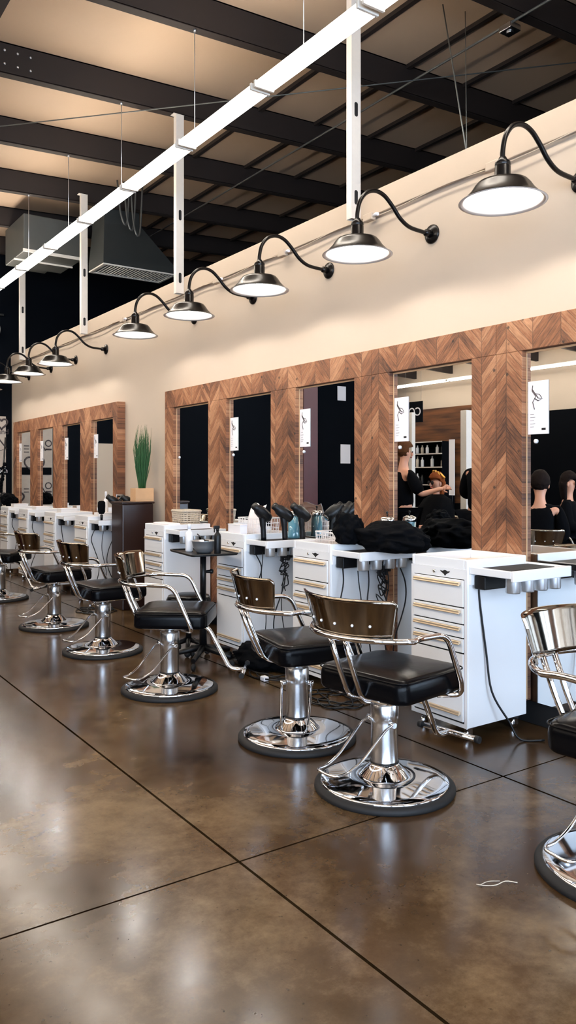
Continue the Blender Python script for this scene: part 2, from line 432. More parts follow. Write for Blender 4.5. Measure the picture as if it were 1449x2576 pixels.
ld = bpy.data.lights.new('window_portal', 'AREA'); ld.shape = 'RECTANGLE'; ld.size = SW1-SW0; ld.size_y = 2.7; ld.cycles.is_portal = True
lo = bpy.data.objects.new('window_portal', ld); COL.objects.link(lo); lo.location = (WX+0.2, (SW0+SW1)/2, 1.62); lo.rotation_euler = (PI/2, 0, PI/2)
for i, (a, c) in enumerate(WIN):
    f = MB(); 
    for (x0, x1, z0, z1) in ((a, a+0.06, 0.25, 3.1), (c-0.06, c, 0.25, 3.1), (a+0.06, c-0.06, 0.25, 0.32), (a+0.06, c-0.06, 3.03, 3.1), ((a+c)/2-0.025, (a+c)/2+0.025, 0.32, 3.03)):
        f.box(x0, x1, Y0-0.12, Y0-0.04, z0, z1)
    fo = struct(f.build('window_%d' % (i+1), M['steel_dark']))
    g = MB(); g.box(a+0.06, c-0.06, Y0-0.085, Y0-0.079, 0.32, 3.03); g.build('window_pane', M['glass'], fo)
    ld = bpy.data.lights.new('window_portal', 'AREA'); ld.shape = 'RECTANGLE'; ld.size = c-a; ld.size_y = 2.8
    ld.cycles.is_portal = True
    lo = bpy.data.objects.new('window_portal', ld); COL.objects.link(lo); lo.location = ((a+c)/2, Y0-0.2, 1.68); lo.rotation_euler = (PI/2, 0, 0)

# roof beams running across, with flanges
PURL = [6.93+1.46*k for k in range(-7, 9)]
for k, y in enumerate(PURL):
    b = MB()
    def sheared(x0, x1, y0, y1, a, c):
        t = bmesh.new()
        v = [t.verts.new((x, yy, zb(x)+h)) for h in (a, c) for yy in (y0, y1) for x in (x0, x1)]
        for q in ((0, 2, 3, 1), (4, 5, 7, 6), (0, 1, 5, 4), (2, 6, 7, 3), (0, 4, 6, 2), (1, 3, 7, 5)): t.faces.new([v[i] for i in q])
        b.merge(t)
    x1_, x0_ = XR, (XL if y < Y1 or True else -3.8)
    sheared(x0_, x1_, y-0.006, y+0.006, 0.006, BD-0.003)
    sheared(x0_, x1_, y-0.006, y+0.075, 0, 0.012)
    sheared(x0_, x1_, y-0.006, y+0.075, BD-0.012, BD-0.001)
    o = struct(b.build('trim_%d' % (k+2), M['steel_dark']))
    if abs(y-6.93) < 0.01:
        for i in range(3):
            for j in range(2):
                q = MB(); q.lathe([(0, 0), (0.011, 0), (0.011, 0.006), (0.006, 0.010), (0, 0.010)], n=8, mat=Matrix.Translation((1.83+i*0.11, y-0.006, zb(1.9)+0.08+j*0.115)) @ Matrix.Rotation(PI/2, 4, 'X'))
                q.build('bolt', M['alu'], o)
# rafter at the upper left and roof battens beyond the partition
b = MB(); b.box(1.28, 1.30, Y0+0.1, 6.85, 4.44, 4.74); b.box(1.18, 1.41, Y0+0.1, 6.85, 4.42, 4.44); b.box(1.18, 1.41, Y0+0.1, 6.85, 4.74, 4.76)
struct(b.build('trim_30', M['steel_dark']))
for i, x in enumerate((4.42, 5.14, 5.9, 6.65)):
    b = MB(); b.box(x-0.022, x+0.022, Y0+0.1, Y1-0.1, zb(x)+BD-0.04, zb(x)+BD-0.003)
    struct(b.build('trim_%d' % (31+i), M['steel_dark']))

# end-wall panels
b = MB(); b.box(2.78, WX-0.1, Y1-0.03, Y1, 0.0, 2.315, 0.004)
endboard = struct(b.build('wall_back_panel', M['board']))
b = MB(); b.box(2.2, 2.7, Y1-0.05, Y1, 0, 2.15, 0.004); struct(b.build('door_1', M['navy']))
b = MB(); b.box(1.3, 2.15, Y1-0.03, Y1, 0, 1.92, 0.004); struct(b.build('wall_back_cream', M['wall']))
# writing and doodles on the grey panel
YP = Y1-0.031
def stroke(pts, r=0.012, name='ink_drawing', mat='ink', parent=endboard):
    q = MB(); q.tube([(p[0], YP, p[1]) for p in pts], r, n=6); return q.build(name, M[mat], parent)
def heart(cx, cz, s, r=0.014):
    pts = []
    for k in range(33):
        t_ = 2*PI*k/32
        pts.append((cx+s*16*math.sin(t_)**3/17, cz+s*(13*math.cos(t_)-5*math.cos(2*t_)-2*math.cos(3*t_)-math.cos(4*t_))/17))
    stroke(pts, r)
for (cx, cz, s) in ((3.08, 1.55, 0.17), (3.38, 2.2, 0.10), (3.36, 1.0, 0.12)): heart(cx, cz, s)
stroke([(3.34, 1.95), (3.34, 1.76), (3.46, 1.80), (3.34, 1.95)])
stroke([(2.98, 1.92), (2.90, 1.78), (3.02, 1.78), (2.98, 1.92)], 0.010)
stroke([(2.98, 1.22), (2.90, 1.08), (3.02, 1.08), (2.98, 1.22)], 0.010)
for z_ in (1.85, 1.80, 1.75, 1.15, 1.10): stroke([(3.17, z_), (3.25, z_)], 0.007)
for (x_, z_) in ((2.85, 1.9), (2.85, 1.2)):
    stroke([(x_+0.05*math.cos(a_*PI/6), z_+0.05*math.sin(a_*PI/6)) for a_ in range(13)], 0.009); stroke([(x_-0.05, z_-0.1), (x_+0.05, z_-0.1)], 0.014)
b = MB(); b.box(2.80, WX-0.1, YP-0.006, YP, 1.38, 1.50); b.build('black_banner', M['black_wall'], endboard)
Rm = lambda x, z: Matrix.Translation((x, YP-0.008, z)) @ Matrix.Rotation(PI/2, 4, 'X')
text_mesh('writing', 'sch', 0.11, M['paper'], Rm(3.33, 1.41), endboard, 0.001)
text_mesh('writing', 'and', 0.12, M['ink'], Rm(3.32, 2.03), endboard, 0.001)

# ------------------------------------------------------------------ wall studs rising past the wall top
STUDS = [(4.25, 'widest pale steel stud above the wall, crossing the brightest end of the light row'),
         (6.93, 'pale slotted steel stud with a folded top, second widest above the wall'),
         (9.55, 'pale slotted steel stud standing left of the ceiling air grille'),
         (12.2, 'thinnest pale slotted steel stud, leftmost above the wall')]
for y, lab in STUDS:
    b = MB(); x0, x1 = 3.445, 3.527
    b.box(x0, x0+0.004, y-0.028, y+0.028, 3.13, 4.862); b.box(x0+0.004, x1, y-0.028, y-0.025, 3.13, 4.862); b.box(x0+0.004, x1, y+0.025, y+0.028, 3.13, 4.862)
    b.box(x0-0.03, x1, y-0.035, y+0.035, 4.862, 4.868)
    b.mi = 1
    for z in (3.28, 3.89, 4.50):
        pts = rrect(0.03, 0.10, 0.014, cx=3.486, cy=0)
        b.poly_prism(pts, 0, 0.0012, Matrix.Translation((0, y-0.028, z)) @ Matrix.Rotation(PI/2, 4, 'X'))
    tag(b.build('steel_stud', [M['stud'], M['gap']]), lab, 'stud', 'steel studs rising above the wall')

# ================================================================== lights
def strip_row(x, z, y0, n, seg, group, labf, cables=True, lit=None):
    proto = None
    for i in range(n):
        y = y0+i*seg
        lab = labf(i, n)
        if proto is None:
            r = thing('strip_light', lab, 'light', (x, y, z), 0, group)
            q = MB(); q.box(-0.030, 0.030, 0.004, seg-0.004, -0.006, 0.045, 0.004); q.build('housing', M['porcelain'], r)
            for e in (0.012, seg-0.04):
                q = MB(); q.box(-0.078, 0.078, e, e+0.02, -0.03, 0.016, 0.003); q.build('lamp_holder', M['porcelain'], r)
            for sx in (-0.055, 0.055):
                q = MB(); q.tube([(sx, 0.034, -0.008), (sx, seg-0.042, -0.008)], 0.021, n=12); q.build('tube', M['tube'], r)
            proto = r
        else: r = dup(proto, (x, y, z), 0, lab, group)
    return proto
ORD = ['first', 'second', 'third', 'fourth', 'fifth', 'sixth', 'seventh', 'eighth', 'ninth', 'tenth', 'eleventh', 'twelfth', 'thirteenth']
SEG = 1.13
def lab_main(i, n):
    k = n-1-i
    if i < 3: return 'lit twin-tube strip light over the chairs, %s from the near end' % ORD[i]
    return 'lit twin-tube strip light in the long hanging row, %s from its far left end' % ORD[k]
strip_row(2.9, 4.0, 0.0, 11, SEG, 'strip lights in the long hanging row', lab_main)
strip_row(-3.2, 3.9, 1.0, 4, 2.4, 'strip lights across the room', lambda i, n: 'lit strip light across the room beyond the left edge, %s from the window end' % ORD[i])
strip_row(-0.5, 3.4, -1.5, 6, 2.4, 'added fill strip lights out of view', lambda i, n: 'added fill strip light out of view beyond the left edge, %s from the window end' % ORD[i])  # unseen row added to fill the room with light from the left
strip_row(-8.6, 3.95, 3.0, 6, 2.4, 'strip lights near the far side wall', lambda i, n: 'lit strip light by the far side wall, %s from the window end' % ORD[i])
strip_row(-6.4, 4.0, 12.6, 2, 2.4, 'strip lights in the deep corner', lambda i, n: ['nearer', 'farther'][i]+' lit strip light in the deep corner of the room, reflected in a mirror')
for k, y in enumerate((4.01, 5.47, 6.93, 8.39, 9.85, 11.31)):
    q = MB(); q.tube([(2.9, y+0.02, 4.07), (2.9, y+0.02, zb(2.9))], 0.0035, n=6)
    q.lathe([(0, 0), (0.012, 0), (0.012, 0.02), (0, 0.02)], 2.9, y+0.02, zb(2.9)-0.02, n=8)
    tag(q.build('hanging_wire', M['alu']), 'thin wire holding up the strip light row, %s from the right' % ORD[k], 'wire', 'wires of the strip light row')

# gooseneck wall lamps --------------------------------------------------
LAMPY = [2.48, 3.55, 4.61, 5.66, 6.72, 8.96, 10.0, 11.0, 12.05]
LLAB = ['largest black gooseneck wall lamp, at the right edge of the picture',
        'black gooseneck wall lamp overlapping the widest steel stud, second largest in the picture',
        'black gooseneck wall lamp, third from the right, above the tall middle mirrors',
        'black gooseneck wall lamp beside the folded-top steel stud, fourth from the right',
        'black gooseneck wall lamp above the gap between the two mirror groups',
        'black gooseneck wall lamp over the right end of the far mirror group',
        'black gooseneck wall lamp over the far mirrors, third from the left end',
        'black gooseneck wall lamp over the far mirrors, partly cut by the left edge',
        'farthest black gooseneck wall lamp, only its rim at the left edge']
def make_lamp():
    r = thing('gooseneck_lamp', LLAB[0], 'wall lamp', (WX, LAMPY[0], 2.64), 0, 'gooseneck lamps along the wall')
    sx = -0.61
    q = MB(); path = smooth_path([(-0.005, 0, 0.225), (-0.10, 0, 0.226), (-0.20, 0, 0.236), (-0.275, 0, 0.275), (-0.335, 0, 0.335), (-0.40, 0, 0.385), (-0.47, 0, 0.40), (-0.54, 0, 0.375), (-0.59, 0, 0.315), (sx, 0, 0.24), (sx, 0, 0.19)], 5)
    q.tube(path, 0.0125, n=12); q.build('arm', M['lampblack'], r)
    q = MB(); q.lathe([(0, 0.02), (0.022, 0.02), (0.030, 0.016), (0.056, 0.012), (0.060, 0.006), (0.060, 0), (0, 0)][::-1], n=28, mat=Matrix.Translation((-0.001, 0, 0.225)) @ Matrix.Rotation(-PI/2, 4, 'Y'))
    q.lathe([(0, 0), (0.024, 0), (0.022, 0.04), (0.014, 0.05), (0, 0.05)], n=20, mat=Matrix.Translation((-0.02, 0, 0.225)) @ Matrix.Rotation(-PI/2, 4, 'Y'))
    q.build('wall_plate', M['lampblack'], r)
    q = MB(); q.lathe([(0, 0.21), (0.016, 0.21), (0.022, 0.198), (0.036, 0.185), (0.037, 0.172), (0.034, 0.168), (0.037, 0.164), (0.037, 0.11), (0.042, 0.10), (0.042, 0.092), (0, 0.092)], sx, 0, 0, n=24)
    q.build('socket', M['lampblack'], r)
    q = MB(); prof = [(0.03, 0.100), (0.09, 0.096), (0.118, 0.088), (0.132, 0.072), (0.150, 0.045), (0.176, 0.018), (0.198, 0.0), (0.205, -0.002)]
    q.lathe(prof, sx, 0, 0, n=48); q.mi = 1
    q.lathe([(0.205, -0.0025), (0.197, -0.003)]+[(r_-0.004, z_-0.005) for r_, z_ in prof[:-1]][::-1]+[(0.0, 0.094)], sx, 0, 0, n=48)
    q.build('shade', [M['lampblack'], M['shade_in']], r)
    q = MB(); q.lathe([(0, 0.088), (0.014, 0.086), (0.018, 0.078), (0.027, 0.068), (0.03, 0.058), (0.024, 0.044), (0.012, 0.036), (0, 0.034)], sx, 0, 0, n=16); q.build('bulb', M['bulb'], r)
    return r
lamp0 = make_lamp(); LAMPS = [lamp0]
for i, y in enumerate(LAMPY[1:]): LAMPS.append(dup(lamp0, (WX, y, 2.64), 0, LLAB[i+1]))
# white cord with connector boxes along the lower edge of the band
for i, y in enumerate([3.02, 4.1, 5.15, 6.2, 8.35]):
    r = thing('cord_connector', ['pale cable connector box between the two largest wall lamps', 'pale cable connector box below the widest steel stud, behind the third lamp',
        'pale cable connector box between the third and fourth lamps', 'pale cable connector box just right of the fifth lamp', 'small pale cable connector box above the far mirror group'][i], 'connector', (3.5, y, 3.11), 0, 'cable connectors on the wall band')
    q = MB(); q.box(-0.02, 0.022, -0.045, 0.045, -0.025, 0.025, 0.006); q.build('box', M['band'], r)
    q = MB(); q.tube([(0, -0.045, 0), (0, -0.07, 0.005), (0, -0.09, 0.0)], 0.011, n=8); q.build('plug', M['paper'], r)
q = MB(); pts = []
y = 0.5
while y < 12.5:
    pts.append((3.515, y, 3.115+0.012*math.sin(y*6))); y += 0.12
q.tube(pts, 0.004, n=6); tag(q.build('cable_run', M['band']), 'thin pale cord running along the band at the wall top', 'cord')

# ================================================================== mirrors
XF, XM = 3.455, 3.492     # frame face, mirror face
UNITS = [(1.37, 'r'), (2.43, 'r'), (3.495, 'r'), (4.558, 'r'), (5.605, 'r'), (6.635, 'r')]
FAR = [8.87, 9.93, 10.98, 12.03]
ULAB = ['wood framed mirror beyond the right edge of the picture',
        'chevron wood framed mirror cut by the right edge of the picture, reflecting the seated woman',
        'chevron wood framed mirror reflecting the stylist and the hanging sign',
        'chevron wood framed mirror reflecting the dark red column',
        'chevron wood framed mirror behind the basket of white papers',
        'chevron wood framed mirror above the wicker basket, leftmost of the near group',
        'framed mirror beside the planter, reflecting cream and black wall',
        'framed mirror of the far group reflecting a dark door, second from its right end',
        'framed mirror of the far group, third from its right end',
        'framed mirror in the room corner reflecting the drawn heart']
ALLU = [c for c, _ in UNITS]+FAR
def mirror_unit(i, c):
    near = i < 6
    nb = ALLU[i-1] if (i not in (0, 6)) else None
    pb = ALLU[i+1] if (i not in (5, 9)) else None
    ya = (c+nb)/2 if nb else c-0.53; yb = (c+pb)/2 if pb else c+0.54
    if i == 6: ya = 8.39
    if i == 5: yb = 7.175
    hw = 0.352 if near else 0.342
    r = thing('wall_mirror', ULAB[i], 'mirror', (WX, c, 0), 0, 'chevron framed mirrors on the wall')
    ZT, ZO = 2.195, 2.025
    q = MB(); q.box(XF-WX, 0, ya-c+0.0015, -hw, 0.13, ZO, 0.002, 1); q.build('stile', M['chevron'], r)
    q = MB(); q.box(XF-WX, 0, hw, yb-c-0.0015, 0.13, ZO, 0.002, 1); q.build('stile', M['chevron'], r)
    q = MB(); q.box(XF-WX, 0, ya-c+0.0015, yb-c-0.0015, ZO+0.001, ZT, 0.002, 1); q.build('top_rail', M['chevron'], r)
    q = MB(); q.box(XM-WX, 0, -hw, hw, 0.135, ZO); q.build('mirror_glass', M['mirror'], r)
    q = MB()
    e = 0.0025
    q.box(XM-0.004-WX, XM-WX, hw-e, hw-0.0005, 0.14, ZO-0.002); q.box(XM-0.004-WX, XM-WX, -hw+0.0005, -hw+e, 0.14, ZO-0.002); q.box(XM-0.004-WX, XM-WX, -hw+e, hw-e, ZO-0.012, ZO-0.002)
    q.build('edge_channel', M['pot'], r)
    if i == 5 or i == 6:
        pass
    return r
MIR = [mirror_unit(i, c) for i, c in enumerate(ALLU)]
# printed sheets and knobs on the mirrors
PLAB = {1: 'white printed sheet with a sketched figure on the rightmost mirror', 2: 'white printed sheet on the mirror that reflects the stylist',
        3: 'white printed sheet on the mirror that reflects the red column', 4: 'white printed sheet on the mirror behind the basket of papers',
        6: 'white printed sheet on the mirror beside the planter', 7: 'white printed sheet on the mirror that reflects a dark door',
        8: 'white printed sheet on the far mirror with the small round drawings', 9: 'white printed sheet on the corner mirror beside the heart'}
def sheet(label, c):
    y1 = c+0.352-0.012; W, H = 0.132, 0.285; zc = 1.715
    r = thing('printed_sheet', label, 'sheet', (XM-0.0015, y1-W/2, zc), 0, 'printed sheets on the mirrors')
    q = MB(); q.box(-0.0012, 0, -W/2, W/2, -H/2, H/2); q.build('paper', M['paper'], r)
    q = MB(); X = -0.0016
    def ln(p, rr): q.tube([(X, a*0.78, z) for a, z in p], rr, n=5)
    ln([(0.045, 0.12), (0.05, 0.09), (0.02, 0.06), (0.045, 0.03), (0.03, -0.01)], 0.0022)
    ln([(0.05, 0.10), (0.0, 0.05), (-0.035, 0.045), (0.0, 0.035), (0.03, 0.05)], 0.0028)
    ln([(0.03, 0.075), (-0.01, 0.07), (-0.03, 0.05)], 0.002)
    for k in range(5): ln([(0.065, -0.035-0.017*k), (0.035-0.01*(k % 2), -0.035-0.017*k)], 0.0009)
    q.build('sketch', M['ink'], r)
    q = MB(); q.box(-0.002, -0.0013, -0.048, -0.022, -0.122, -0.110); q.build('print_mark', M['gap'], r)
    return r
sp = None
for i, c in enumerate(ALLU):
    if i in PLAB:
        if sp is None: sp = sheet(PLAB[i], c); spc = c
        else: dup(sp, (XM-0.0015, c+(sp.location.y-spc), 1.715), 0, PLAB[i])
KLAB = {1: 'small white round knob under the sheet on the rightmost mirror', 2: 'small white round knob on the mirror reflecting the stylist', 3: 'small white round knob on the mirror reflecting the red column',
        4: 'small white round knob on the mirror behind the paper basket', 5: 'small white round knob on the mirror above the wicker basket'}
for i, lab in KLAB.items():
    q = MB(); q.lathe([(0, 0), (0.012, 0), (0.012, 0.005), (0.008, 0.009), (0, 0.010)], n=14, mat=Matrix.Translation((XM, ALLU[i]+0.29, 1.535)) @ Matrix.Rotation(-PI/2, 4, 'Y'))
    q.build('round_knob', M['bottle_white'], MIR[i], (-WX, -ALLU[i], 0))

# ================================================================== drawer carts
CX0, CX1, CH = 2.99, 3.445, 0.925     # front, back, top
def make_cart(label):
    """origin: floor point at the front right corner (x front, y near side); cart extends +x and +y, shelf towards -y"""
    W, D, B0 = 0.40, CX1-CX0, 0.075
    r = thing('drawer_cart', label, 'cart', (CX0, 2.745, 0), 0, 'white drawer carts at the stations')
    q = MB()   # carcass with a recessed tray top
    q.box(0.004, D, 0, W, B0, CH-0.05, 0.004)
    q.box(0.0, D, 0, 0.022, CH-0.052, CH, 0.005); q.box(0.0, D, W-0.022, W, CH-0.052, CH, 0.005)
    q.box(0.0, 0.022, 0.0225, W-0.0225, CH-0.052, CH, 0.004); q.box(D-0.022, D, 0.0225, W-0.0225, CH-0.052, CH, 0.004)
    q.box(-0.004, 0.004, 0, 0.018, B0, CH-0.052); q.box(-0.004, 0.004, W-0.018, W, B0, CH-0.052)
    q.box(-0.004, 0.004, 0.018, W-0.018, CH-0.10, CH-0.052); q.box(-0.004, 0.004, 0.018, W-0.018, B0, B0+0.02)
    q.build('body', M['white'], r)
    q = MB(); q.box(0.023, D-0.023, 0.023, W-0.023, CH-0.05, CH-0.044); q.build('tray', M['tray'], r)
    q = MB(); q.box(-0.001, 0.0045, 0.02, W-0.02, B0+0.02, CH-0.10); q.build('drawer_recess', M['gap'], r)
    zt = CH-0.104
    for (z1, z0, hz) in ((zt, 0.685, 'top'), (0.679, 0.600, 'top'), (0.594, 0.530, 'top'), (0.524, 0.455, 'top'), (0.447, 0.105, 'low')):
        q = MB(); q.box(-0.010, -0.0015, 0.022, W-0.022, z0, z1, 0.002); d = q.build('drawer', M['white'], r)
        z = z1-0.016 if hz == 'top' else 0.150
        q = MB(); q.box(-0.026, -0.010, 0.035, W-0.035, z-0.011, z+0.006, 0.004); q.box(-0.030, -0.020, 0.035, W-0.035, z-0.014, z-0.006, 0.003)
        q.build('handle', M['brass'], d)
    q = MB(); q.lathe([(0, 0), (0.009, 0), (0.009, 0.006), (0, 0.006)], n=16, mat=Matrix.Translation((-0.004, 0.225, CH-0.075)) @ Matrix.Rotation(-PI/2, 4, 'Y')); q.build('lock', M['chrome'], r)
    # small winged emblem
    q = MB()
    pts = [(0, -0.016), (0.010, -0.006), (0.030, 0.004), (0.034, 0.010), (0.016, 0.008), (0.006, 0.013), (-0.006, 0.013), (-0.016, 0.008), (-0.034, 0.010), (-0.030, 0.004), (-0.010, -0.006)]
    q.poly_prism(pts, 0, 0.002, Matrix.Translation((-0.004, 0.15, CH-0.077)) @ Matrix(((0, 0, -1, 0), (-1, 0, 0, 0), (0, 1, 0, 0), (0, 0, 0, 1)))); q.build('emblem', M['gap'], r)
    for (x, y) in ((0.05, 0.045), (0.05, W-0.045), (D-0.05, 0.045), (D-0.05, W-0.045)):
        q = MB(); q.lathe([(0, -0.011), (0.022, -0.011), (0.026, -0.006), (0.026, 0.006), (0.022, 0.011), (0, 0.011)], n=20, mat=Matrix.Translation((x, y, 0.0265)) @ Matrix.Rotation(PI/2, 4, 'X'))
        q.box(x-0.008, x+0.02, y-0.015, y-0.0125, 0.02, 0.062); q.box(x-0.008, x+0.02, y+0.0125, y+0.015, 0.02, 0.062); q.box(x-0.014, x+0.024, y-0.018, y+0.018, 0.060, 0.0755)
        q.build('caster', M['chrome'], r)
    return r
def make_shelf(parent, items=True):
    D = CX1-CX0
    q = MB(); z0, z1 = 0.855, 0.888
    q.box(0.01, D, -0.28, -0.262, z0-0.014, z1+0.006, 0.004); q.box(0.01, 0.028, -0.2615, -0.001, z0, z1+0.004, 0.004); q.box(D-0.018, D, -0.2615, -0.001, z0, z1+0.004, 0.004)
    q.box(0.0285, D-0.0185, -0.2615, -0.001, z0+0.006, z1-0.008)
    q.box(0.01, D, -0.014, -0.0005, z0-0.055, z0-0.001)
    s = q.build('side_shelf', M['white'], parent)
    q = MB(); q.box(0.04, D-0.03, -0.20, -0.03, z1-0.008, z1-0.003, 0.002); q.build('rubber_mat', M['rubber'], s)
    for k in range(4):
        x = 0.075+k*0.104
        q = MB(); q.lathe([(0.036, 0.0), (0.036, -0.072), (0.033, -0.078), (0, -0.078), (0, -0.075), (0.033, -0.072), (0.033, 0)], x, -0.222, z0+0.002, n=24); q.build('tool_cup', M['alu'], s)
    q = MB(); q.box(0.03, 0.19, -0.085, -0.016, z0-0.075, z0-0.006, 0.006); q.box(0.19, 0.36, -0.07, -0.016, z0-0.065, z0-0.012, 0.006); q.build('outlet_box', M['plastic'], s)
    return s
CARTS = [2.745, 3.87, 4.89, 6.22, 8.06, 9.13, 10.21, 11.12]
CLAB = ['large white drawer cart with empty tray top, nearest to the camera',
        'white drawer cart behind the largest chair, wire basket on its top',
        'white drawer cart with the basket of white papers on its top',
        'white drawer cart with the wicker basket, behind the black tray table',
        'white drawer cart beside the dark brown pedestal, hair tools on its shelf',
        'white drawer cart of the far group, second from the brown pedestal',
        'white drawer cart of the far group, third from the brown pedestal',
        'farthest white drawer cart, cut by the left edge of the picture']
c0 = make_cart(CLAB[0]); make_shelf(c0)
carts = [c0]
for y, lab in zip(CARTS[1:], CLAB[1:]): carts.append(dup(c0, (CX0, y, 0), 0, lab))
# nested copies two levels deep keep their own cups because dup() copies children of children

def cord(pts, ci, r=0.0045, mat='plastic'):
    c = carts[ci]; q = MB(); q.tube(smooth_path([(p[0]-c.location.x, p[1]-c.location.y, p[2]) for p in pts], 5), r, n=7)
    return q.build('power_cord', M[mat], c)
SY = lambda i: CARTS[i]
cord([(3.07, 2.745, 0.80), (3.075, 2.74, 0.70), (3.11, 2.73, 0.45), (3.13, 2.71, 0.25), (3.20, 2.66, 0.10), (3.24, 2.62, 0.012), (3.34, 2.55, 0.008)], 0, 0.0055)
cl = {1: ['thickest left cord', 'wavy cord', 'middle cord', 'thin cord', 'right cord nearest the mirror'], 2: ['left cord', 'second cord', 'tangled cord', 'right cord', 'rightmost cord'], 4: ['left cord', 'thin middle cord', 'right cord'], 5: ['single cord'], 6: ['single cord'], 7: ['single cord']}
for ci, names in cl.items():
    yy = SY(ci)
    for k, nm in enumerate(names):
        x = CX0+0.04+k*0.085+random.uniform(-0.01, 0.01); y0 = yy-0.05-random.uniform(0.0, 0.16)
        if len(names) == 1: x = CX0+0.05; y0 = yy-0.06
        amp = random.uniform(0.015, 0.05)
        pts = [(x, y0, 0.80 if k % 2 == 0 or ci != 2 else 0.86)]
        zc = pts[0][2]; ph = random.uniform(0, 6)
        while zc > 0.14:
            zc -= 0.11; pts.append((x+amp*math.sin(ph+zc*9), y0-0.01+amp*0.6*math.cos(ph*2+zc*7), zc))
        pts.append((x+0.03, y0-0.05, 0.012)); pts.append((x+0.02, y0-0.14-0.03*k, 0.008))
        cord(pts, ci, 0.0035 if k % 2 else 0.0045)
# hanging tangles of plugs
for (x, y, z, ci) in ((0.23, -0.19, 0.74, 2), (0.25, -0.20, 0.74, 1)):
    q = MB()
    pts = [(x+random.uniform(-0.045, 0.045), y+random.uniform(-0.03, 0.03), z-0.006*k+random.uniform(-0.05, 0.05)) for k in range(26)]
    q.tube(smooth_path([(x, y, z+0.08)]+pts+[(x, y, z-0.22)], 4), 0.004, n=6)
    for k in range(4):
        q.box(x-0.05+k*0.025, x-0.03+k*0.025, y-0.03, y-0.005, z+0.0+0.02*(k % 2), z+0.04+0.02*(k % 2), 0.004)
    q.build('cord_tangle', M['plastic'], carts[ci])
# cables on the floor
for k, (x, y, lab) in enumerate(((2.98, 4.45, 'pile of black cables on the floor behind the second chair'), (3.05, 4.85, 'coiled black cable on the floor below the paper cart'), (2.95, 3.75, 'black cable lying on the floor in front of the cape cart'), (2.9, 7.6, 'black cable lying on the floor before the brown pedestal'))):
    q = MB(); pts = []
    for j in range(34):
        a = j*0.75; rr = 0.09+0.05*math.sin(j*1.3)+0.02*random.random()
        pts.append((x+rr*math.cos(a)*(1.3 if k != 1 else 1), y+rr*1.6*math.sin(a), 0.006+0.012*abs(math.sin(j*0.9))*(k < 2)))
    q.tube(smooth_path(pts, 4), 0.005, n=6); tag(q.build('floor_cable', M['plastic']), lab, 'cable')

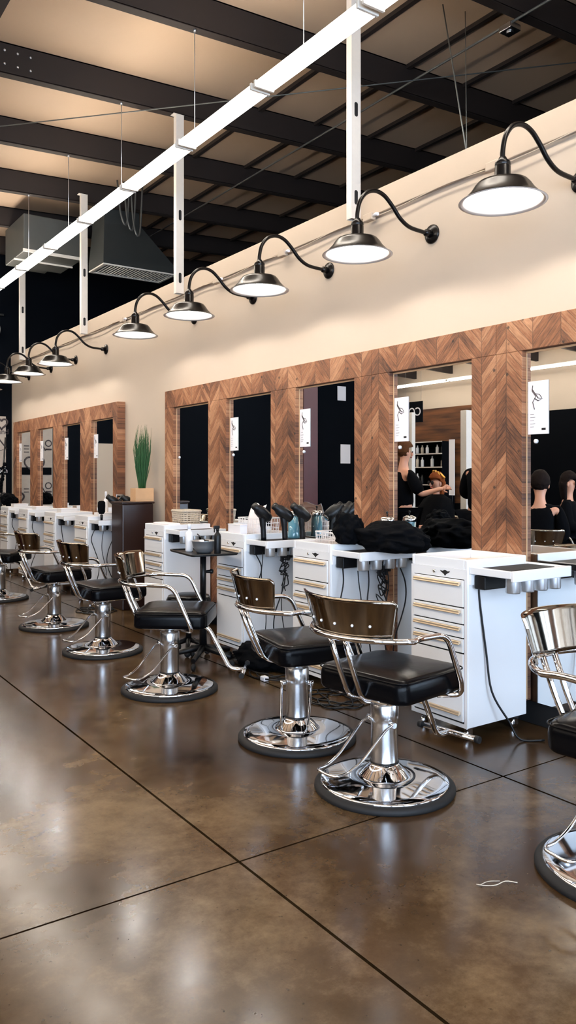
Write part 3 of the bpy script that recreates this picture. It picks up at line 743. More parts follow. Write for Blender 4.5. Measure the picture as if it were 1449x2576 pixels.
# ================================================================== salon chairs
def make_chair(label):
    r = thing('salon_chair', label, 'chair', (2.28, 2.57, 0), 0, 'hydraulic salon chairs at the stations')
    q = MB(); q.lathe([(0, 0), (0.300, 0), (0.304, 0.006), (0.303, 0.018), (0.294, 0.027), (0.272, 0.031), (0.265, 0.026), (0, 0.02)], n=72); q.build('rubber_ring', M['rubber'], r)
    q = MB(); q.lathe([(0.277, 0.0275), (0.279, 0.033), (0.272, 0.038), (0.235, 0.045), (0.16, 0.054), (0.125, 0.058), (0.118, 0.056), (0.108, 0.062), (0.088, 0.085), (0.066, 0.104), (0.062, 0.115), (0.0, 0.118)], n=96); q.build('base_plate', M['chrome'], r)
    q = MB(); q.lathe([(0.0585, 0.10), (0.0585, 0.285), (0.0605, 0.288), (0.0605, 0.365), (0.056, 0.372), (0.03, 0.374), (0.03, 0.405), (0, 0.405)], n=48)
    q.build('column', M['brushed'], r)
    q = MB(); q.lathe([(0.058, 0.105), (0.063, 0.105), (0.063, 0.118), (0.058, 0.120)], n=40); q.build('collar', M['plastic'], r)
    # pump pedal, pointing +x in its own frame
    q = MB()
    P = [(0.02, -0.072, 0.29), (0.06, -0.075, 0.28), (0.20, -0.068, 0.165), (0.27, -0.062, 0.135), (0.335, -0.055, 0.135), (0.335, 0.055, 0.135), (0.27, 0.062, 0.135), (0.20, 0.068, 0.165), (0.06, 0.075, 0.28), (0.02, 0.072, 0.29)]
    q.tube(bend(P, 0.03), 0.0058, n=9)
    for s_ in (-1, 1): q.tube([(0.02, s_*0.056, 0.29), (0.02, s_*0.085, 0.29)], 0.012, n=10)
    q.build('pump_pedal', M['chrome'], r)
    # seat bracket
    q = MB(); q.box(-0.12, 0.13, -0.11, 0.11, 0.398, 0.408, 0.002)
    q.tube([(-0.13, -0.14, 0.415), (0.16, -0.14, 0.415)], 0.010, n=8); q.tube([(-0.13, 0.14, 0.415), (0.16, 0.14, 0.415)], 0.010, n=8)
    q.build('seat_bracket', M['chrome'], r)
    q = MB()
    out = rrect(0.45, 0.48, 0.055, 6, cx=0.045)
    q.slab(out, 0.425, 0.528, 0.010, 5, 0.05); q.build('seat', M['vinyl'], r)
    q = MB()
    rim = [(p[0]*1.002, p[1]*1.004, 0.516) for p in out]; q.tube(rim, 0.0035, n=6, closed=True); q.build('seat_piping', M['vinyl'], r)
    # curved polished back
    RB, TH = 0.32, math.radians(46)
    def bp(u, v, off=0.0):
        th = TH*(0.94+0.07*v)*u; rr = RB+0.045*v+off
        z = 0.705+0.155*v-0.010*math.cos(u*PI/2)*(1-v)+0.0
        return (0.02-rr*math.cos(th), rr*math.sin(th), z)
    t = bmesh.new(); NU, NV = 40, 10; g = {}
    for side, off in ((0, 0.0), (1, -0.009)):
        for i in range(NU+1):
            for j in range(NV+1):
                u = -1+2*i/NU; v = j/NV
                # rounded upper corners
                lim = 1.0 if v < 0.8 else 1-0.09*(1-math.sqrt(max(0, 1-((v-0.8)/0.2)**2)))
                g[side, i, j] = t.verts.new(bp(u*lim, v, off))
    for i in range(NU):
        for j in range(NV):
            f = t.faces.new((g[0, i, j], g[0, i+1, j], g[0, i+1, j+1], g[0, i, j+1])); f.smooth = True
            f = t.faces.new((g[1, i, j], g[1, i, j+1], g[1, i+1, j+1], g[1, i+1, j])); f.smooth = True
    for i in range(NU):
        t.faces.new((g[0, i, 0], g[1, i, 0], g[1, i+1, 0], g[0, i+1, 0])); t.faces.new((g[0, i, NV], g[0, i+1, NV], g[1, i+1, NV], g[1, i, NV]))
    for j in range(NV):
        t.faces.new((g[0, 0, j], g[0, 0, j+1], g[1, 0, j+1], g[1, 0, j])); t.faces.new((g[0, NU, j], g[1, NU, j], g[1, NU, j+1], g[0, NU, j+1]))
    bmesh.ops.recalc_face_normals(t, faces=t.faces[:])
    q = MB(); q.merge(t); back = q.build('backrest', M['backsteel'], r)
    for u in (-0.62, -0.33, 0.0, 0.33, 0.62):
        q = MB(); p = bp(u, 0.33, 0.001); q.ball(p, 0.006, seg=8); q.build('rivet', M['bottle_white'], back)
    # arm loop
    pts = [(0.12, -0.19, 0.415), (0.19, -0.262, 0.418), (0.175, -0.275, 0.47), (0.075, -0.272, 0.690), (-0.10, -0.262, 0.695)]
    arc = [(0.02-(RB+0.008)*math.cos(a), (RB+0.008)*math.sin(a), 0.694) for a in [math.radians(-58+116*k/20) for k in range(21)]]
    L_ = bend(pts+[arc[0]], [0.05, 0.04, 0.06, 0.05])[:-1]
    path = L_+arc+[(x, -y, z) for x, y, z in L_[::-1]]
    q = MB(); q.tube(path, 0.0125, n=12); q.build('arm_frame', M['chrome'], r)
    for s_ in (-1, 1):
        q = MB(); q.tube(bend([(-0.298, s_*0.040, 0.690), (-0.25, s_*0.038, 0.56), (-0.185, s_*0.036, 0.425), (-0.08, s_*0.036, 0.4115)], 0.04), 0.0115, n=10); q.build('back_support', M['chrome'], r)
    q = MB(); q.tube(bend([(0.10, 0, 0.408), (0.24, 0, 0.408), (0.385, 0, 0.135), (0.47, 0, 0.135)], [0.05, 0.07]), 0.014, n=12)
    q.tube([(0.475, -0.155, 0.135), (0.475, 0.155, 0.135)], 0.0135, n=12); fr = q.build('footrest', M['chrome'], r)
    for s_ in (-1, 1):
        q = MB(); q.tube([(0.475, s_*0.150, 0.135), (0.475, s_*0.172, 0.135)], 0.0165, n=12); q.build('end_cap', M['rubber'], fr)
    return r
M['backsteel'] = pmat('polished_back_steel', srgb(140, 130, 118), 0.09, metal=1.0, noise=0.02, scale=3)
def place_chair(r, x, y, fi, psi):
    r.location = (x, y, 0)
    for ch in r.children:
        n = ch.name.split('.')[0]
        if n in ('seat', 'seat_piping', 'seat_bracket', 'backrest', 'arm_frame', 'back_support', 'footrest'): ch.rotation_euler = (0, 0, math.radians(fi))
        if n == 'pump_pedal': ch.rotation_euler = (0, 0, math.radians(psi))
CH_ = [(2.28, 2.57, 9, 182, 'largest black salon chair, facing the nearest white cart, back to the camera'),
       (2.46, 1.54, -84, 172, 'salon chair with bright steel back, cut by the right edge of the picture'),
       (2.34, 3.31, -12, 232, 'salon chair directly behind the largest chair, pedal hanging toward the camera'),
       (2.21, 4.52, -38, 196, 'salon chair turned toward the camera beside the black tray table'),
       (2.27, 5.80, 3, 196, 'salon chair left of the turned one, in front of the brown pedestal'),
       (2.29, 7.02, 3, 196, 'salon chair second from the left edge, before the far carts'),
       (2.31, 8.93, -46, 196, 'farthest salon chair in view, cut by the left edge of the picture')]
ch0 = make_chair(CH_[0][4]); place_chair(ch0, *CH_[0][:4])
for c in CH_[1:]: place_chair(dup(ch0, (0, 0, 0), 0, c[4]), *c[:4])

# ================================================================== things on the carts and around
from mathutils import noise as mnoise
def on_cart(i): return CARTS[i]
# black pedestal and planter
r = thing('pedestal', 'tall dark brown wooden pedestal carrying the boxed grass', 'pedestal', (3.30, 7.65, 0))
q = MB(); q.box(-0.18, 0.16, -0.20, 0.09, 0.0, 1.07, 0.012); q.build('column', M['mahog'], r)
q = MB(); q.box(-0.19, 0.17, -0.21, 0.10, 1.0705, 1.092, 0.008); q.build('top', M['mahog'], r)
r = thing('potted_grass', 'tall green grass in a light wooden box on the brown pedestal', 'plant', (3.39, 7.58, 1.0925))
q = MB(); q.box(-0.10, 0.10, -0.07, 0.07, 0, 0.012); q.box(-0.10, 0.10, -0.07, -0.058, 0.0125, 0.135, 0.002); q.box(-0.10, 0.10, 0.058, 0.07, 0.0125, 0.135, 0.002)
q.box(-0.10, -0.088, -0.0575, 0.0575, 0.0125, 0.135, 0.002); q.box(0.088, 0.10, -0.0575, 0.0575, 0.0125, 0.135, 0.002); q.box(-0.0875, 0.0875, -0.0575, 0.0575, 0.0125, 0.12); q.build('box', M['pot'], r)
q = MB()
for k in range(260):
    a = random.uniform(0, 2*PI); r0 = random.uniform(0, 0.035); hgt = random.uniform(0.38, 0.70)*(1-0.35*random.random()**2); lean = random.uniform(0.0, 0.095)*(0.5+0.5*hgt/0.7)
    a2 = a+random.uniform(-0.6, 0.6)
    tw = random.uniform(-0.03, 0.03)
    pts = [(r0*math.cos(a), r0*math.sin(a), 0.12), (r0*math.cos(a)+0.45*lean*math.cos(a2), r0*math.sin(a)+0.45*lean*math.sin(a2), 0.12+hgt*0.4), (r0*math.cos(a)+lean*math.cos(a2)*0.9, r0*math.sin(a)+lean*math.sin(a2)*0.9, 0.12+hgt*0.75), (r0*math.cos(a)+lean*math.cos(a2)*0.7+0.015, r0*math.sin(a)+lean*math.sin(a2)*0.7+tw, 0.12+hgt)]
    q.tube(smooth_path(pts, 2), [0.0022, 0.0026, 0.0028, 0.0026, 0.0022, 0.0013, 0.0005], n=4)
q.build('blades', M['grass'], r)

def bottle(name, label, x, y, z, h, rad, mat, cap, group=None, spray=False):
    r = thing(name, label, 'bottle', (x, y, z), 0, group)
    q = MB(); q.lathe([(0, 0), (rad*0.92, 0), (rad, 0.006), (rad, h*0.62), (rad*0.85, h*0.70), (rad*0.42, h*0.76), (rad*0.40, h*0.82), (0, h*0.82)], n=24); q.build('bottle_body', M[mat], r)
    q = MB()
    if spray:
        q.lathe([(0, h*0.821), (rad*0.5, h*0.821), (rad*0.5, h*0.88), (0, h*0.88)], n=14); q.box(-rad*1.3, rad*0.6, -0.008, 0.008, h*0.881, h, 0.004); q.box(-rad*1.15, -rad*0.95, -0.005, 0.005, h*0.76, h*0.88)
    else: q.lathe([(0, h*0.821), (rad*0.5, h*0.821), (rad*0.5, h*0.97), (rad*0.4, h), (0, h)], n=16)
    q.build('cap', M[cap], r); return r
def jar(label, x, y, z):
    """tall glass disinfecting jar with blue liquid and steel lid"""
    r = thing('comb_jar', label, 'jar', (x, y, z), 0, 'blue comb jars by the mirrors')
    q = MB(); q.lathe([(0, 0), (0.044, 0), (0.047, 0.01), (0.043, 0.03), (0.043, 0.165), (0, 0.165)], n=28); q.build('jar_body', M['bottle_blue'], r)
    q = MB(); q.lathe([(0, 0.1655), (0.045, 0.1655), (0.047, 0.175), (0.044, 0.195), (0.02, 0.205), (0, 0.206)], n=28); q.build('lid', M['chrome'], r)
    q = MB(); q.tube([(0, 0, 0.206), (0, 0, 0.222)], 0.004, n=8); q.ball((0, 0, 0.229), 0.009, seg=10); q.build('lid_knob', M['plastic'], r); return r
SH = 0.886
jar('blue comb jar with steel lid, beside the black cape heap', 3.395, 3.80, SH)
jar('blue comb jar with steel lid, behind the hair dryers', 3.385, 4.83, SH)

def dryer(label, x, y, z, a, up=True):
    r = thing('hair_dryer', label, 'hair dryer', (x, y, z), math.radians(a), 'black hair dryers in the shelf holders')
    q = MB(); q.lathe([(0, -0.08), (0.034, -0.08), (0.042, -0.05), (0.044, 0), (0.038, 0.04), (0.027, 0.06), (0.027, 0.09), (0, 0.09)], n=20, mat=Matrix.Translation((0, 0, 0.20)) @ Matrix.Rotation(math.radians(55), 4, 'Y')); q.build('barrel', M['plastic'], r)
    q = MB(); q.tube(smooth_path([(0, 0, 0.18), (-0.012, 0, 0.11), (-0.02, 0, 0.0)], 5), [0.023]*6+[0.020]*5, n=12); q.build('handle', M['plastic'], r)
    q = MB(); q.lathe([(0, -0.085), (0.024, -0.085), (0.030, -0.0805), (0, -0.0805)], n=20, mat=Matrix.Translation((0, 0, 0.20)) @ Matrix.Rotation(math.radians(55), 4, 'Y')); q.build('air_grille', M['chrome'], r)
    return r
dryer('black hair dryer standing at the left of the dryer shelf', 3.08, 4.80, SH, 190)
dryer('black hair dryer leaning in the middle of the dryer shelf', 3.21, 4.72, SH, 175)
dryer('black hair dryer at the right end of the dryer shelf', 3.34, 4.68, SH, 185)
dryer('black hair dryer hanging by the pedestal, left one', 3.26, 8.02, SH, 175)
dryer('black hair dryer hanging by the pedestal, right one', 3.40, 7.96, SH, 175)
bottle('spray_bottle', 'dark bottle with chrome pump next to the brown pedestal', 3.36, 8.08, SH, 0.27, 0.035, 'plastic', 'chrome', spray=True)
bottle('lotion_bottle', 'slim tall white bottle on the cart next to the brown pedestal', 3.33, 8.42, 0.8815, 0.30, 0.026, 'bottle_white', 'bottle_white')
# round brush
r = thing('round_brush', 'black paddle brush standing upright on the shelf near the white bottle', 'brush', (3.10, 7.96, SH))
q = MB(); q.lathe([(0, 0.0), (0.012, 0), (0.015, 0.06), (0.0, 0.065)], n=14); q.build('grip', M['plastic'], r)
q = MB(); q.lathe([(0, 0.0655), (0.025, 0.068), (0.037, 0.09), (0.040, 0.15), (0.038, 0.19), (0.025, 0.205), (0, 0.208)], n=20); q.build('bristles', M['cloth'], r)
# white trays and tubs on the far carts
for i, (ci, x, y0, sx, sy, h, lab) in enumerate(((4, 3.22, 0.16, 0.16, 0.12, 0.07, 'low white tub on the cart beside the brown pedestal'), (5, 3.20, 0.2, 0.2, 0.16, 0.08, 'low white tub on the second far cart'), (6, 3.22, 0.2, 0.18, 0.16, 0.07, 'low white tub on the third far cart'), (7, 3.2, 0.2, 0.2, 0.14, 0.08, 'low white tub on the farthest cart'))):
    r = thing('white_tub', lab, 'tub', (x, CARTS[ci]+y0, 0.8815), 0, 'white tubs on the far carts')
    q = MB(); q.box(-sx/2, sx/2, -sy/2, sy/2, 0, 0.004); q.box(-sx/2, -sx/2+0.005, -sy/2, sy/2, 0.0045, h); q.box(sx/2-0.005, sx/2, -sy/2, sy/2, 0.0045, h); q.box(-sx/2+0.0055, sx/2-0.0055, -sy/2, -sy/2+0.005, 0.0045, h); q.box(-sx/2+0.0055, sx/2-0.0055, sy/2-0.005, sy/2, 0.0045, h)
    q.build('tub_body', M['white'], r)
    q = MB(); q.box(-sx/2-0.004, sx/2+0.004, -sy/2-0.004, sy/2+0.004, h, h+0.006, 0.002); q.build('lid', M['paper'], r)

def wire_basket(label, x, y, z, sx, sy, h, flare=1.12, mat='bottle_white', name='wire_basket', rad=0.0022, rings=5, step=0.02, rot=0.0):
    r = thing(name, label, 'basket', (x, y, z), rot)
    q = MB()
    for k in range(rings):
        f = 1+(flare-1)*k/(rings-1); zz = rad+ (h-rad)*k/(rings-1)
        q.tube([(p[0]*f, p[1]*f, zz) for p in rrect(sx, sy, min(sx, sy)*0.18, 4)], rad*(1.8 if k == rings-1 else 1), n=5, closed=True)
    per = rrect(sx, sy, min(sx, sy)*0.18, 4); acc = 0; P = [Vector((p[0], p[1], 0)) for p in per]+[Vector((per[0][0], per[0][1], 0))]
    for A, B in zip(P, P[1:]):
        L_ = (B-A).length; t_ = -acc
        while t_+step <= L_:
            t_ += step; p = A+(B-A)*(t_/L_); q.tube([(p.x, p.y, rad), (p.x*flare, p.y*flare, h)], rad*0.9, n=5)
        acc = L_-t_
    q.build('wire_sides', M[mat], r)
    q = MB()
    n_ = int(sx/step)
    for k in range(1, n_): q.tube([(-sx/2+sx*k/n_, -sy/2+0.004, rad), (-sx/2+sx*k/n_, sy/2-0.004, rad)], rad*0.9, n=5)
    q.build('wire_bottom', M[mat], r)
    return r
TZ = 0.8815
# paper basket cart
wire_basket('white wire basket holding papers, on the cart behind the turned chair', 3.24, 5.09, TZ, 0.22, 0.26, 0.15, 1.08, step=0.024)
for k, (a, h_, lab) in enumerate(((0.16, 0.24, 'tall white paper curling out of the wire basket'), (-0.05, 0.20, 'shorter white paper folded inside the wire basket'))):
    q = MB(); t = bmesh.new(); g = []
    for i in range(13):
        row = []
        for j in range(8):
            u = i/12-0.5; v = j/7
            row.append(t.verts.new((0.03*k+a*v*v*0.35+0.015*math.sin(u*5), u*0.235, 0.006+v*h_+0.012*math.sin(u*7+k)*v)))
        g.append(row)
    for i in range(12):
        for j in range(7):
            f = t.faces.new((g[i][j], g[i+1][j], g[i+1][j+1], g[i][j+1])); f.smooth = True
    q.merge(t); o = q.build('loose_paper', M['paper'], None, (3.19+0.03*k, 5.09, TZ+0.004))
    md = o.modifiers.new('thick', 'SOLIDIFY'); md.thickness = 0.0015
    tag(o, lab, 'paper')
r = thing('drawer_organizer', 'small white box beside the paper basket, on the same cart', 'box', (3.05, 5.09, TZ))
q = MB(); q.box(-0.03, 0.03, -0.09, 0.09, 0, 0.10, 0.003); q.build('box_body', M['paper'], r)
q = MB(); q.box(-0.032, 0.032, -0.092, 0.092, 0.1005, 0.108, 0.002); q.build('lid', M['paper'], r)
# wicker basket
wire_basket('pale wicker basket on the cart behind the black tray table', 3.31, 6.43, TZ, 0.16, 0.24, 0.155, 1.12, 'wicker', 'wicker_basket', 0.006, 9, 0.03)
q = MB(); q.box(-0.07, 0.05, -0.16, 0.16, 0, 0.055, 0.01); tag(q.build('folded_towel', M['paper'], None, (3.12, 6.42, TZ)), 'folded white towel in front of the wicker basket', 'towel')
# cape cart top
wire_basket('empty white wire basket on the cart behind the largest chair', 3.22, 4.10, TZ, 0.18, 0.24, 0.10, 1.08, step=0.022)
q = MB(); q.box(-0.035, 0.035, -0.07, 0.07, 0, 0.03, 0.004); tag(q.build('pink_pack', M['pink'], None, (3.06, 4.10, TZ)), 'small pink and white pack beside the empty wire basket', 'pack')
q = MB(); q.box(-0.045, 0.045, -0.06, 0.06, 0, 0.05, 0.004); tag(q.build('tissue_pack', M['paper'], None, (3.375, 4.08, TZ)), 'small white pack by the mirror, behind the empty wire basket', 'pack')
# cloth heap
def heap(label, name, loc, sx, sy, sz, seed, cat, mat='cloth'):
    q = MB(); t = bmesh.new(); bmesh.ops.create_icosphere(t, subdivisions=5, radius=1)
    for v in t.verts:
        d = v.co.normalized(); n_ = mnoise.fractal(d*1.5+Vector((seed, 0, 0)), 1.0, 2.0, 3); n2_ = abs(mnoise.noise(d*2.6+Vector((0, seed, 0))))
        f = 1+0.22*n_-0.20*n2_
        z = d.z*f*sz
        v.co = Vector((d.x*f*sx, d.y*f*sy, max(z+sz*0.72, 0.001+0.002*d.z)))
    for f in t.faces: f.smooth = True
    q.merge(t); return tag(q.build(name, M[mat], None, loc), label, cat)
heap('heap of black capes and a bag piled on the cart shelf', 'cape_heap', (3.22, 3.565, 0.896), 0.185, 0.285, 0.105, 3, 'capes')
heap('rounded black bag standing on top left of the cape heap', 'black_bag', (3.10, 3.83, 0.928), 0.095, 0.11, 0.115, 9, 'bag')
heap('black bag slumped on the floor beside the paper cart', 'floor_bag', (3.02, 4.70, 0.001), 0.17, 0.26, 0.10, 5, 'bag')
heap('low heap of black cloth on the floor under the dryer shelf', 'floor_cloth', (3.2, 4.42, 0.001), 0.20, 0.2, 0.055, 12, 'cloth')

# tray table
r = thing('tray_table', 'black tray table on a single pole with bowl and bottles', 'table', (2.72, 5.02, 0), math.radians(-8))
q = MB(); q.poly_prism(rrect(0.34, 0.50, 0.03, 5), 0.795, 0.801)
q.tube([(p[0], p[1], 0.805) for p in rrect(0.34, 0.50, 0.03, 5)], 0.0065, n=8, closed=True); q.build('tray_top', M['plastic'], r)
q = MB(); q.tube([(0, 0, 0.12), (0, 0, 0.46)], 0.027, n=20); q.tube([(0, 0, 0.46), (0, 0, 0.7945)], 0.022, n=20); q.build('pole', M['plastic'], r)
q = MB(); q.lathe([(0, 0), (0.010, 0), (0.012, 0.03), (0.018, 0.034), (0.018, 0.05), (0, 0.05)], n=14, mat=Matrix.Translation((0.022, 0, 0.66)) @ Matrix.Rotation(PI/2, 4, 'Y')); q.build('height_knob', M['plastic'], r)
for k in range(5):
    a = 2*PI*k/5+0.3; q = MB()
    q.tube([(0.02*math.cos(a), 0.02*math.sin(a), 0.115), (0.24*math.cos(a), 0.24*math.sin(a), 0.07)], [0.024, 0.017], n=10); leg = q.build('leg', M['plastic'], r)
    q = MB(); q.lathe([(0, -0.012), (0.020, -0.012), (0.026, -0.006), (0.026, 0.006), (0.020, 0.012), (0, 0.012)], n=16, mat=Matrix.Translation((0.24*math.cos(a), 0.24*math.sin(a), 0.026)) @ Matrix.Rotation(a, 4, 'Z') @ Matrix.Rotation(PI/2, 4, 'X')); q.build('caster', M['rubber'], leg)
q = MB(); prof = [(0, 0.0), (0.045, 0.0), (0.062, 0.012), (0.080, 0.045), (0.088, 0.085), (0.093, 0.088), (0.0865, 0.084), (0.077, 0.046), (0.058, 0.016), (0, 0.006)]
q.lathe(prof, n=40); tag(q.build('mixing_bowl', M['alu'], None, (2.70, 4.97, 0.8015)), 'steel mixing bowl on the black tray table', 'bowl')
bottle('squeeze_bottle', 'tall white bottle standing left on the black tray table', 2.665, 5.13, 0.8015, 0.20, 0.028, 'bottle_white', 'bottle_white')
bottle('spray_bottle', 'black spray bottle standing right on the black tray table', 2.74, 4.845, 0.8015, 0.20, 0.024, 'plastic', 'plastic', spray=True)
q = MB(); q.tube([(0, -0.012, 0.088), (0.0, 0.10, 0.125)], 0.004, n=8); q.box(-0.008, 0.008, -0.06, -0.012, 0.075, 0.090, 0.003); tag(q.build('tint_brush', M['plastic'], None, (2.70, 4.97, 0.8045)), 'black tint brush resting in the steel bowl', 'brush')
# rolling stool behind the turned chair
r = thing('rolling_stool', 'low round black stool between the turned chair and the tray table', 'stool', (2.68, 4.86, 0.0), 0.4)
r.location = (2.79, 5.38, 0)
q = MB(); q.lathe([(0, 0.36), (0.14, 0.36), (0.165, 0.375), (0.17, 0.41), (0.155, 0.44), (0.10, 0.452), (0, 0.455)], n=36); q.build('seat', M['vinyl'], r)
q = MB(); q.tube([(0, 0, 0.1), (0, 0, 0.36)], 0.022, n=16); q.build('pole', M['plastic'], r)
for k in range(5):
    a = 2*PI*k/5; q = MB(); q.tube([(0.02*math.cos(a), 0.02*math.sin(a), 0.10), (0.15*math.cos(a), 0.15*math.sin(a), 0.062)], [0.02, 0.014], n=8); leg = q.build('leg', M['plastic'], r)
    q = MB(); q.ball((0.15*math.cos(a), 0.15*math.sin(a), 0.024), 0.024, seg=12); q.build('caster', M['rubber'], leg)
# small white plug on the floor
q = MB(); q.box(-0.02, 0.02, -0.025, 0.025, 0.0, 0.03, 0.006); tag(q.build('plug_adapter', M['paper'], None, (2.82, 4.36, 0.0005)), 'small white plug lying on the floor near the footrest', 'plug')
# hair tuft on the floor by the right chair
q = MB(); q.tube(smooth_path([(1.98, 1.78, 0.004), (1.995, 1.755, 0.006), (2.03, 1.74, 0.004), (2.07, 1.735, 0.007), (2.10, 1.71, 0.004)], 4), 0.0016, n=5)
q.tube(smooth_path([(1.985, 1.77, 0.004), (2.02, 1.765, 0.008), (2.06, 1.75, 0.004)], 4), 0.0012, n=5); tag(q.build('hair_lock', M['wicker']), 'small blond lock of cut hair on the floor by the right chair base', 'hair')

# ================================================================== ceiling services
r = thing('air_duct', 'dark hood shaped air duct with a long pale grille, hanging past the wall', 'duct', (4.42, 10.19, 4.15))
q = MB(); t = bmesh.new()
lo_ = [(-0.53, -0.27, 0.02), (0.53, -0.27, 0.02), (0.53, 0.27, 0.02), (-0.53, 0.27, 0.02)]; mid = [(p[0], p[1], 0.10) for p in lo_]
up_ = [(-0.50, -0.22, 0.55), (0.0, -0.22, 0.62), (0.0, 0.22, 0.62), (-0.50, 0.22, 0.55)]; tp = [(p[0], p[1], 0.95) for p in up_]
R_ = [[t.verts.new(p) for p in ring] for ring in (lo_, mid, up_, tp)]
for A, B in zip(R_, R_[1:]):
    for i in range(4): t.faces.new((A[i], A[(i+1) % 4], B[(i+1) % 4], B[i]))
t.faces.new(R_[0][::-1]); t.faces.new(R_[-1]); q.merge(t); q.build('hood', M['duct_dark'], r)
q = MB(); q.box(-0.53, 0.53, -0.27, -0.235, 0.0, 0.0195, 0.003); q.box(-0.53, 0.53, 0.235, 0.27, 0.0, 0.0195, 0.003); q.box(-0.53, -0.49, -0.2345, 0.2345, 0, 0.0195, 0.003); q.box(0.49, 0.53, -0.2345, 0.2345, 0, 0.0195, 0.003); g_ = q.build('grille_frame', M['porcelain'], r)
q = MB()
for k in range(22): q.box(-0.48+k*0.0445, -0.474+k*0.0445, -0.23, 0.23, 0.002, 0.017)
q.build('grille_slats', M['porcelain'], g_)
r = thing('air_handler', 'grey box shaped air duct left of the grille, half hidden by the lit row', 'duct', (3.4, 11.1, 4.35))
q = MB(); q.box(-0.35, 0.45, -0.5, 0.4, 0, 0.5, 0.01); q.build('plenum', M['duct'], r)
q = MB(); q.box(0.0, 0.4, 0.4005, 1.0, 0.12, 0.76, 0.01); q.build('riser', M['duct'], r)
q = MB(); q.box(-0.36, 0.46, -0.51, -0.49, -0.01, 0.03); q.box(-0.36, 0.46, -0.08, -0.06, -0.02, 0.0); q.build('seam_strip', M['porcelain'], r)
q = MB()
for k in range(3): q.tube(smooth_path([(3.95+k*0.09, 9.6, 5.165), (3.98+k*0.09, 9.55, 4.72-k*0.06), (4.06+k*0.09, 9.55, 4.62-k*0.05), (4.12+k*0.09, 9.6, 5.17)], 5), 0.012, n=8)
tag(q.build('cable_loop', M['duct']), 'grey loops of flexible conduit hanging above the dark air duct', 'conduit')
q = MB(); q.tube([(4.98, Y0+0.1, zb(4.98)-0.015), (4.98, Y1-0.2, zb(4.98)-0.015)], 0.010, n=8); tag(q.build('conduit_run', M['duct']), 'thin metal conduit running under the roof beams at upper right', 'conduit')
q = MB(); q.box(-0.06, 0.06, -0.06, 0.06, 0, 0.05, 0.006); q.lathe([(0, -0.012), (0.025, -0.012), (0.03, -0.0005), (0, -0.0005)], n=16); tag(q.build('junction_box', M['brushed'], None, (4.98, 4.13, zb(4.98)-0.085)), 'square metal junction box on the ceiling conduit at upper right', 'junction box')
def rod(a, c, r_, name, lab, cat='cable'):
    q = MB(); q.tube([a, c], r_, n=6); return tag(q.build(name, M['duct']), lab, cat)
rod((0.9, 9.04, 4.72), (6.6, 3.63, 4.99), 0.006, 'brace_cable', 'thin brace cable crossing the whole ceiling behind the lit row')
rod((4.4, 4.29, 4.96), (3.60, 3.31, 3.29), 0.005, 'brace_cable', 'thicker of the two cables meeting at the wall top at upper right')
rod((3.62, 3.33, 3.29), (4.57, 4.22, 4.93), 0.003, 'brace_cable', 'thinner of the two cables meeting at the wall top at upper right')
rod((3.4, Y1-0.08, 3.93), (0.2, Y1-0.08, 3.98), 0.02, 'ceiling_pipe', 'thin pale pipe high on the black end wall', 'pipe')
q = MB(); q.tube([(3.3, Y1-0.2, 3.66), (0.2, Y1-0.2, 3.66)], 0.075, n=16); tag(q.build('round_duct', M['porcelain']), 'pale round duct under the pipe on the black end wall', 'duct')
# black stand in the corner by the grey panel
r = thing('display_stand', 'slim black stand leaning in the corner before the grey drawn panel', 'stand', (3.16, 12.3, 0))
q = MB(); q.tube([(-0.02, 0, 0.05), (0.13, 0.1, 1.95)], [0.02, 0.012], n=10); q.build('pole', M['plastic'], r)
q = MB()
for k in range(14): q.ball((-0.01+0.008*k+random.uniform(-0.02, 0.02), 0.0, 0.95+k*0.045), 0.022+0.012*random.random(), seg=8)
q.build('hanging_cords', M['cloth'], r)
for k in range(3):
    a = 2*PI*k/3; q = MB(); q.tube([(0, 0, 0.10), (0.28*math.cos(a), 0.28*math.sin(a), 0.012)], 0.011, n=8); q.build('leg', M['plastic'], r)
heap('rounded black bag on the farthest white cart, at the left edge', 'black_bag', (3.28, 11.66, 0.93), 0.12, 0.18, 0.10, 21, 'bag')
bpy.data.objects['black_bag.001'].location = (3.22, 11.95, 0.93)

# ================================================================== the other side of the room, seen in the mirrors
r = thing('steel_column', 'dark red steel column with bolts, reflected in a mirror', 'column', (1.08, 8.15, 0))
q = MB(); H_ = zb(1.08)-0.02
q.box(-0.11, 0.11, -0.10, -0.09, 0, H_); q.box(-0.11, 0.11, 0.09, 0.10, 0, H_); q.box(-0.006, 0.006, -0.0895, 0.0895, 0, H_); q.build('shaft', M['red'], r)
for z_ in (2.05, 1.95):
    q = MB(); q.ball((0.05, -0.102, z_), 0.012, seg=8); q.ball((0.115, -0.02, z_+0.02), 0.012, seg=8); q.build('bolt', M['alu'], r)
for (x, y, h_, w_, lab) in ((-1.0, 8.4, 2.28, 0.035, 'slim pale post beside the hanging sign, reflected in a mirror'), (-0.93, 7.29, 2.23, 0.053, 'wide pale post reflected at the right of the stylist mirror')):
    q = MB(); q.box(x-w_, x+w_, y-w_, y+w_, 0, h_, 0.004); tag(q.build('pale_post', M['stud']), lab, 'post')
r = thing('wood_partition', 'plank clad partition across the room, reflected behind the stylist', 'partition', (-3.0, 10.1, 0))
q = MB(); q.box(-0.08, 0.0, -1.5, 1.4, 0, 2.55); q.build('cladding', M['planks'], r)
q = MB(); q.box(0.001, 0.02, -1.5, 1.4, 0, 0.9); q.build('dark_panel', M['black_wall'], r)
r = thing('hanging_sign', 'black hanging sign with white letters, reflected beside the stylist', 'sign', (-2.0, 9.42, 2.40))
q = MB(); q.box(-0.012, 0.012, -0.21, 0.21, -0.17, 0.17, 0.003); q.build('sign_board', M['black_wall'], r)
